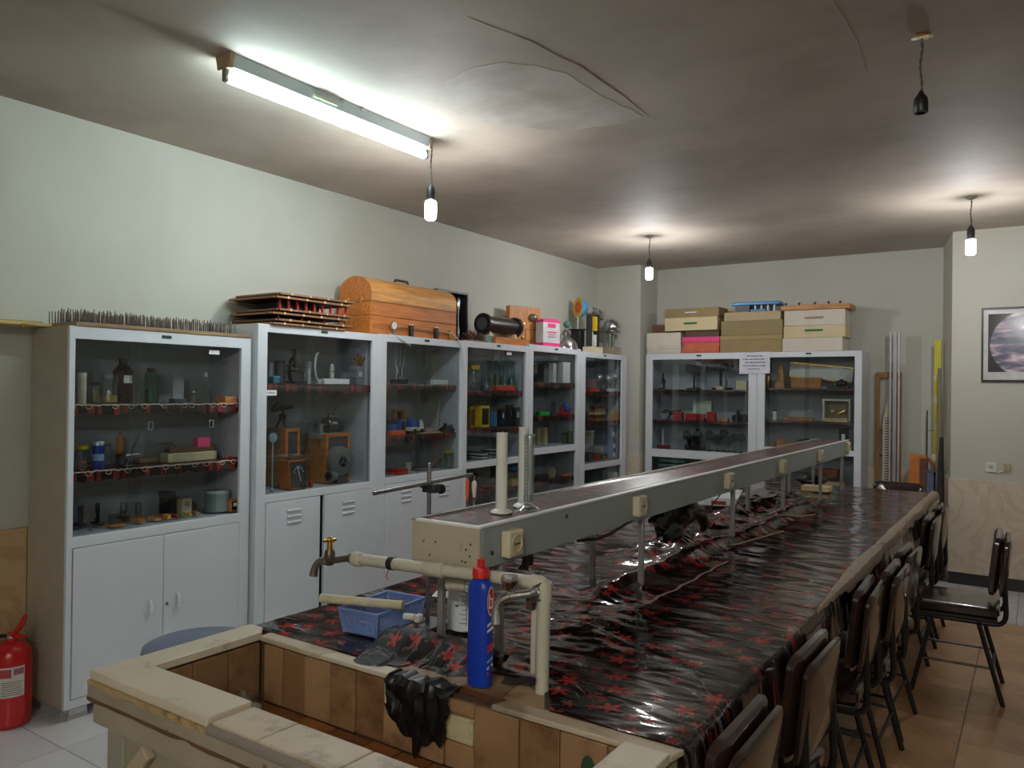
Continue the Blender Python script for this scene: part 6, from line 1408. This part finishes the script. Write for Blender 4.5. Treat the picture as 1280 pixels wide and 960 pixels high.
nt = OC.node_tree; nz = N(nt, 'TexNoise'); nz.inputs['Scale'].default_value = 9; tc = N(nt, 'TexCoord'); L(nt, tc.outputs['Object'], nz.inputs[0])
rp = ramp(nt, nz.outputs[0], [(.0, lin(70, 150, 206)), (.56, lin(150, 160, 110))], 'CONSTANT'); L(nt, rp.outputs[0], nt.nodes['Principled BSDF'].inputs[0]); nt.nodes['Principled BSDF'].inputs['Roughness'].default_value = .3
gl = b1.build('globe_half', OC, t)
dirv = Vector((cos(a0-pi/2+pi), sin(a0-pi/2+pi), 0))
cut = -Vector((cos(a0+pi/2), sin(a0+pi/2), 0)); tang = Vector((cos(a0), sin(a0), 0))
for k, (r, c_) in enumerate(((1, (226, 196, 70)), (.78, (226, 150, 50)), (.5, (206, 70, 40)), (.26, (236, 120, 60)))):
    o = MB(); off = cut*(.0008*k); o._a([tuple(tang*(gr*r*cos(2*pi*q/28))+off+Vector((0, 0, gz+gr*r*sin(2*pi*q/28)))) for q in range(28)], [tuple(range(28))]); o.build('core_layer', mat(c_, .5), t)
MB().box(-.05, .05, -.05, .05, 0, .21).build('stand', BLACK, t, .004); MB().cyl((0, 0, .205), (0, 0, gz-gr+.004), .01, n=10).build('pin', STEEL, t)
MB().lathe([(.09, .21), (.09, .216)], (0, 0, 0), 20).build('stand_plate', BLACK, t)
def sphere_gen(px, py, X, r, label, zb, box):
    t = thing('sphere_generator', label, 'generator', top_at(px, 425, X, zb), R90)
    z = at(px, py, X=X).z-zb
    MB().box(-.085, .085, -.06, .06, 0, box).build('base_box', mat((150, 140, 118), .5), t, .004)
    for s in (-1, 1): MB().cyl((s*.035, 0, box), (s*.035, 0, z-r*.7), .014, n=12).build('column', mat((110, 130, 110), .25), t)
    MB().sph((0, 0, z), r, 28).build('sphere', CHROME, t); MB().lathe([(r*.8, -.012), (r*1.05, -.004), (r*.9, .004)], (0, 0, z-r*.55), 24).build('collar', STEEL, t)
    MB().cyl((-.06, -.03, box), (-.10, -.05, box+.09), .005, n=8).build('arm', BRASS, t)
sphere_gen(764.5, 409, -3.64, .088, 'right generator with a metal sphere on two glass columns, by the corner', 1.859, .085)
sphere_gen(746, 394, -3.80, .072, 'left generator with a metal sphere behind the yellow belt apparatus', 1.859, .07)
t = thing('belt_apparatus', 'upright glass apparatus with a yellow belt on a cream base', 'apparatus', top_at(741, 425, -3.60, 1.859), R90)
MB().box(-.10, .10, -.06, .06, 0, .06).build('base', CREAM, t, .004)
for s in (-1, 1): MB().box(s*.075-.008, s*.075+.008, -.03, .03, .06, .37).build('upright', IRON, t)
MB().box(-.09, .09, -.035, .035, .37, .39).build('top_bar', STEEL, t, .003); MB().box(.0, .055, -.02, .01, .22, .36).build('yellow_belt', YELLOW, t)
for x, z0_, z1_ in ((-.04, .07, .2), (.03, .07, .18)): MB().cyl((x, -.005, z0_), (x, -.005, z1_), .02, n=12).build('glass_column', mat((200, 206, 200), .2), t)
MB().lathe([(.03, -.06), (.034, -.05), (.034, .05), (.03, .06)], (0, 0, .415), 18, axis='x').build('roller', CHROME, t)

# cartons on the far cabinets
def yc(px0, px1, ptop, pbot, Y, d, nm, label, col, rot=0, lid=None, lidfrac=.3, extra=None):
    a, b_, c_ = at(px0, pbot, Y=Y), at(px1, pbot, Y=Y), at((px0+px1)/2, ptop, Y=Y)
    zb = ZT[0]; w = b_.x-a.x; h = c_.z-zb
    t = thing(nm, label, 'box', ((a.x+b_.x)/2, Y+d/2, zb+.0008), rot, 'cartons piled on the far cabinets')
    carton(t, w, d, h-.001, col, lid, h*lidfrac)
    if extra: extra(t, w, d, h)
    ZT[0] = zb+h; return t
BEIGE = mat((176, 160, 124), .75, 0, .06, 6, .05); BEIGE2 = mat((206, 190, 150), .75, 0, .06, 6, .05); WBOX = mat((206, 198, 184), .75, 0, .05, 6); TAN = mat((150, 128, 88), .75, 0, .08, 6, .05)
def han(col, zf=.5, wd=.14):
    return lambda t, w, d, h: MB().tube([(-wd/2, -d/2-.002, h*zf), (-wd/2+.015, -d/2-.014, h*zf), (wd/2-.015, -d/2-.014, h*zf), (wd/2, -d/2-.002, h*zf)], .008, 8).build('handle', col, t)
ZT = [1.881]
def dots(t, w, d, h):
    for k in range(10): MB().box(-w*.45+w*.09*k, -w*.45+w*.09*k+.012, -d/2-.006, -d/2-.004, h*.75, h*.95).build('edge_notch', CREAM, t)
yc(808.5, 851, 433, 440, 7.46, .22, 'white_carton', 'flat white carton with a notched lid edge at the left end above the far cabinets', mat((196, 190, 178), .7), 0, mat((206, 200, 186), .7), .3, dots)
yc(808, 850, 416, 433, 7.46, .22, 'white_carton', 'white carton with a slanted lid resting on the notched flat one', WBOX, .03, None, .3)
yc(815, 832, 406, 416, 7.53, .16, 'brown_case', 'small dark brown patterned case on top of the left white cartons', WOODD, .08, None)
ZT = [1.881]
def stripes(t, w, d, h):
    for k in range(15): MB().ob((-w*.44+w*.063*k, -d/2-.002, h*.34), (.006, .001, h*.6), (0, .6, 0)).build('stripe', mat((214, 130, 96), .6), t)
yc(852.5, 899, 421, 440, 7.46, .24, 'red_carton', 'red striped carton with a pink lid over the far cabinet pair', mat((190, 84, 58), .6), 0, PINK, .3, stripes)
yc(856, 899, 413, 421, 7.48, .22, 'dark_carton', 'dark brown flat carton between the pink lid and the cream box', mat((92, 72, 48), .7), 0)
yc(831, 897, 396.5, 413, 7.45, .26, 'cream_carton', 'cream carton with a green handle over the red striped one', BEIGE2, -.02, None, .3, han(GREEN, .55, .13))
yc(831, 899, 385, 396.5, 7.46, .25, 'tan_carton', 'tan lid box with a white handle, topmost of the left pile over the far cabinets', TAN, -.03, None, .3, han(PAPER, .5, .12))
ZT = [1.881]
yc(900, 977, 419, 439, 7.46, .26, 'tan_carton', 'olive-tan carton at the bottom of the middle pile over the far cabinets', TAN, .01, mat((160, 138, 92), .75, 0, .06, 6), .25)
yc(901, 977.5, 400.5, 419, 7.46, .26, 'olive_carton', 'olive carton in the middle of the middle pile over the far cabinets', mat((142, 126, 86), .75, 0, .06, 6), .03)
yc(905, 975, 389.5, 400.5, 7.47, .25, 'tan_carton', 'light tan carton under the blue tray over the far cabinets', BEIGE, .03)
a, b_, c_ = at(914, 389, Y=7.48), at(974, 389, Y=7.48), at(943, 377.5, Y=7.48)
t = thing('blue_tray', 'blue plastic tray lid tilted on the middle pile over the far cabinets', 'tray', ((a.x+b_.x)/2, 7.57, ZT[0]+.001), .06)
w = b_.x-a.x
MB().box(-w/2, w/2, -.1, .1, c_.z-ZT[0]-.03, c_.z-ZT[0]).build('lid', mat((36, 130, 190), .4), t, .006); MB().box(-w*.1, w*.22, -.095, .05, 0, .02).build('blue_base', mat((36, 110, 170), .4), t, .003)
for k in range(8): MB().cyl((-w*.08+w*.065*k, -.07, .0), (-w*.08+w*.065*k, -.07, c_.z-ZT[0]-.031), .008, n=8).build('bottle_neck', PAPER if k % 2 else BLACK, t)
MB().box(-w*.42, -w*.12, -.09, .09, 0, c_.z-ZT[0]-.031).build('inner_box', BLACK, t)
ZT = [1.881]
yc(978, 1053, 422, 438, 7.46, .27, 'white_carton', 'white carton at the bottom of the right pile over the far cabinets', WBOX, 0)
yc(979.5, 1057, 406.5, 422, 7.46, .27, 'brown_carton', 'light brown carton with a green handle in the right pile over the far cabinets', BEIGE2, -.015, None, .3, han(GREEN, .6, .15))
yc(980, 1056, 387, 406.5, 7.46, .27, 'white_carton', 'white carton with a slot handle under the wooden lid of the right pile', WBOX, .02, None, .3, han(BEIGE, .5, .16))
a, b_ = at(976, 386, Y=7.44), at(1062, 384, Y=7.44)
t = thing('wooden_board', 'orange wooden board with knobs, topmost of the right pile over the far cabinets', 'board', ((a.x+b_.x)/2, 7.59, ZT[0]+.001), .03)
w = b_.x-a.x; MB().box(-w/2, w/2, -.15, .15, 0, .045).build('board', wood((190, 136, 84)), t, .004)
for x in (-.28, -.16, -.02, .1, .2): MB().lathe([(.012, .045), (.008, .06), (.014, .075), (.001, .08)], (x, -.05, 0), 10).build('knob', WOODD, t)

# ================================================================== FAR CORNER AND PILLAR
def lean(nm, label, cat, px, pyt, pyb, Y, w, d, col, zb=0, lean_=.0, bev=.002):
    a, b_ = at(px, pyt, Y=Y), at(px, pyb, Y=Y)
    t = thing(nm, label, cat, (b_.x, Y, zb)); o = MB().box(-w/2, w/2, -d/2, d/2, 0, a.z-zb).build('bar', col, t, bev); return t, a.z-zb
t, h = lean('metal_channel', 'tall grey metal channel leaning upright in the far right corner', 'channel', 1117.5, 415, 600, 7.70, .03, .03, mat((170, 166, 170), .35, .5, .06, 8))
for s in (-1, 1): MB().box(s*.034-.006, s*.034+.006, -.022, .012, 0, h).build('flange', mat((190, 186, 190), .35, .5, .06, 8), t)
fa, fb = at(1095, 465.5, Y=7.77), at(1127, 465.5, Y=7.77)
t = thing('display_board', 'tall narrow wooden frame standing behind the grey channel', 'frame', ((fa.x+fb.x)/2, 7.785, 0))
w, h = fb.x-fa.x, fa.z
plate([-w/2, -w/2+.032, w/2-.032, w/2], [0, .04, h-.05, h], {(1, 1)}, -.012, .012).build('frame', wood((150, 106, 58), axis=2), t, .002)
for z_ in (1.16, .93): MB().box(-w/2+.03, w/2-.03, -.016, -.006, z_, z_+.012).build('cross_rail', WOODD, t)
o = thing('toothed_rule', 'pale perforated rule leaning inside the wooden frame', 'rule', ((fa.x+fb.x)/2-.005, 7.745, 0), 0)
MB().prism([(-.035, 0), (.035, 0), (.035, 1.62), (.01, 1.5), (-.035, 1.26)], 'y', -.004, .004).build('rule', mat((196, 186, 166), .6), o)
for k in range(24): MB().box(-.02, .012, -.0055, -.0042, .72+.024*k, .729+.024*k).build('tooth_mark', INK, o)
y0_ = at(1170, 425, Y=7.66); t = thing('yellow_level', 'tall yellow translucent tube stand in the far right corner', 'level', (at(1172, 500, Y=7.66).x, 7.66, 0))
h = y0_.z; YT = mat((196, 186, 52), .35, 0, .12, 5)
MB().box(-.028, .028, -.02, .02, .98, h).build('tube_case', YT, t, .004)
for z_, hh_ in ((1.62, .05), (1.42, .07), (1.2, .04)): MB().box(-.02, .012, -.024, -.0205, z_, z_+hh_).build('plate', mat((206, 204, 170), .4), t)
MB().box(-.035, .045, -.03, .03, .86, .98).build('holder', CREAM, t, .004); MB().box(-.012, .03, -.015, .015, .0, .86).build('post', mat((186, 180, 150), .5), t)
p = at(1159, 513, Y=7.74); t = thing('iron_rod_stand', 'thin dark iron rod stand rising beside the orange box', 'stand', (p.x, 7.74, 0))
MB().cyl((0, 0, 0), (0, 0, p.z), .006, n=8).build('rod', IRON, t); MB().lathe([(.06, 0), (.06, .01), (.01, .014)], (0, 0, 0), 16).build('foot', IRON, t); MB().cyl((0, 0, 1.18), (.05, .0, 1.18), .003, n=6).build('hook', IRON, t)
a, b_ = at(1137, 600, Y=7.5), at(1160, 571, Y=7.5)
t = thing('orange_box', 'upright orange wooden box behind the far chair', 'box', (at(1147, 590, Y=7.55).x, 7.56, 0)); 
MB().prism([(-.085, .0), (.075, .0), (.075, .965), (-.055, .985)], 'y', -.06, .06).build('box', WOODO, t, .004)
MB().box(.02, .074, -.0615, -.0603, .02, .95).build('dark_side', WOODD, t); MB().tube([(.085, -.05, .95), (.12, -.05, .9), (.12, -.05, .82), (.085, -.05, .78)], .012, 8).build('leather_handle', mat((140, 86, 50), .6), t)
t = thing('blue_bin', 'two narrow grey-blue containers standing behind the far corner of the bench', 'bin', (at(1168, 600, Y=7.45).x, 7.50, 0))
for x in (-.03, .034): MB().box(x-.028, x+.028, -.05, .05, 0, .84).build('container', mat((92, 104, 136), .5), t, .012)
MB().box(-.06, .064, -.054, .054, .835, .85).build('rim', mat((80, 90, 120), .5), t, .003)
t = thing('rolled_cloth', 'long grey-green rolled sheet leaning against the pillar edge', 'roll', (-.655, 7.36, 0))
MB().tube([(.0, -.03, 0), (-.012, .05, .8), (-.03, .17, 1.72)], [.03, .028, .015], 10).build('roll', mat((128, 118, 96), .8, 0, .1, 6, .1), t)
t = thing('dark_bundle', 'dark upright bundle between the blue containers and the pillar', 'bundle', (-.645, 7.2, 0))
MB().tube([(-.0, 0, 0), (.0, 0, .6), (.005, .02, 1.15)], [.03, .03, .015], 10).build('bundle', mat((44, 40, 38), .8), t)

# picture of a planet on the pillar
pa, pb = at(1227, 385, Y=7.10), at(1227, 477, Y=7.10)
x0, z1, z0 = pa.x, pa.z, pb.z; w = .82; h = z1-z0
t = thing('planet_picture', 'black framed glossy picture of a planet on the pillar', 'picture', (x0+w/2, 7.118, z0))
plate([-w/2, -w/2+.014, w/2-.014, w/2], [0, .014, h-.014, h], {(1, 1)}, -.018, 0).build('frame', mat((26, 28, 28), .4), t, .001)
MB().box(-w/2+.014, w/2-.014, -.008, -.002, .014, h-.014).build('mount', mat((196, 196, 192), .4), t)
m, nt, b = new('planet_print'); tc = N(nt, 'TexCoord')
sb = N(nt, 'VectorMath', operation='SUBTRACT'); L(nt, tc.outputs['Object'], sb.inputs[0]); sb.inputs[1].default_value = (-.06, 0, h*.5)
fl_ = N(nt, 'VectorMath', operation='MULTIPLY'); L(nt, sb.outputs[0], fl_.inputs[0]); fl_.inputs[1].default_value = (1, 0, 1.08)
ln = N(nt, 'VectorMath', operation='LENGTH'); L(nt, fl_.outputs[0], ln.inputs[0])
st = N(nt, 'Mapping'); st.inputs['Scale'].default_value = (2.2, 1, 9); st.inputs['Rotation'].default_value = (0, .25, 0); L(nt, tc.outputs['Object'], st.inputs[0])
nz = N(nt, 'TexNoise'); nz.inputs['Scale'].default_value = 2.2; nz.inputs['Detail'].default_value = 7; nz.inputs['Distortion'].default_value = .7; L(nt, st.outputs[0], nz.inputs[0])
sf = ramp(nt, nz.outputs[0], [(.35, lin(70, 82, 104)), (.48, lin(112, 106, 130)), (.56, lin(176, 150, 166)), (.66, lin(225, 220, 226))])
ms = ramp(nt, ln.outputs['Value'], [(.0, (1, 1, 1)), (.288, (1, 1, 1)), (.294, (0, 0, 0))])
mx = N(nt, 'Mix', data_type='RGBA'); L(nt, ms.outputs[0], mx.inputs[0]); mx.inputs[6].default_value = (*lin(38, 36, 44), 1); L(nt, sf.outputs[0], mx.inputs[7]); L(nt, mx.outputs[2], b.inputs[0]); b.inputs['Roughness'].default_value = .12
MB().box(-w/2+.045, w/2-.045, -.0095, -.0082, .075, h-.05).build('print', m, t)
MB().tube([(-.12, -.006, h), (0, -.004, h+.028), (.12, -.006, h)], .002, 5).build('hanging_wire', STEEL, t)
o = at(1239, 584, Y=7.12); t = thing('wall_socket', 'white wall socket above the marble on the pillar', 'socket', (o.x, 7.1195, o.z))
MB().box(-.037, .037, -.012, 0, -.037, .037).build('plate', mat((214, 212, 204), .4), t, .004); MB().lathe([(.022, -.0125), (.02, -.0135), (.019, -.008)], (0, 0, 0), 18, axis='y').build('socket_ring', mat((190, 188, 178), .4), t)
MB().box(-.008, .008, -.0132, -.0122, -.003, .003).build('socket_holes', INK, t)
o = at(1258.5, 584, Y=7.12); t = thing('cable_junction', 'small open cable junction beside the white wall socket', 'junction', (o.x, 7.1195, o.z))
for s in (-1, 1): MB().box(s*.014-.009, s*.014+.009, -.022, 0, -.028, .028).build('connector', mat((176, 160, 126), .4), t, .003)
MB().tube([(-.015, -.008, -.028), (-.05, -.008, -.045), (-.08, -.008, -.04)], .004, 6).build('lead', mat((206, 202, 190), .5), t)
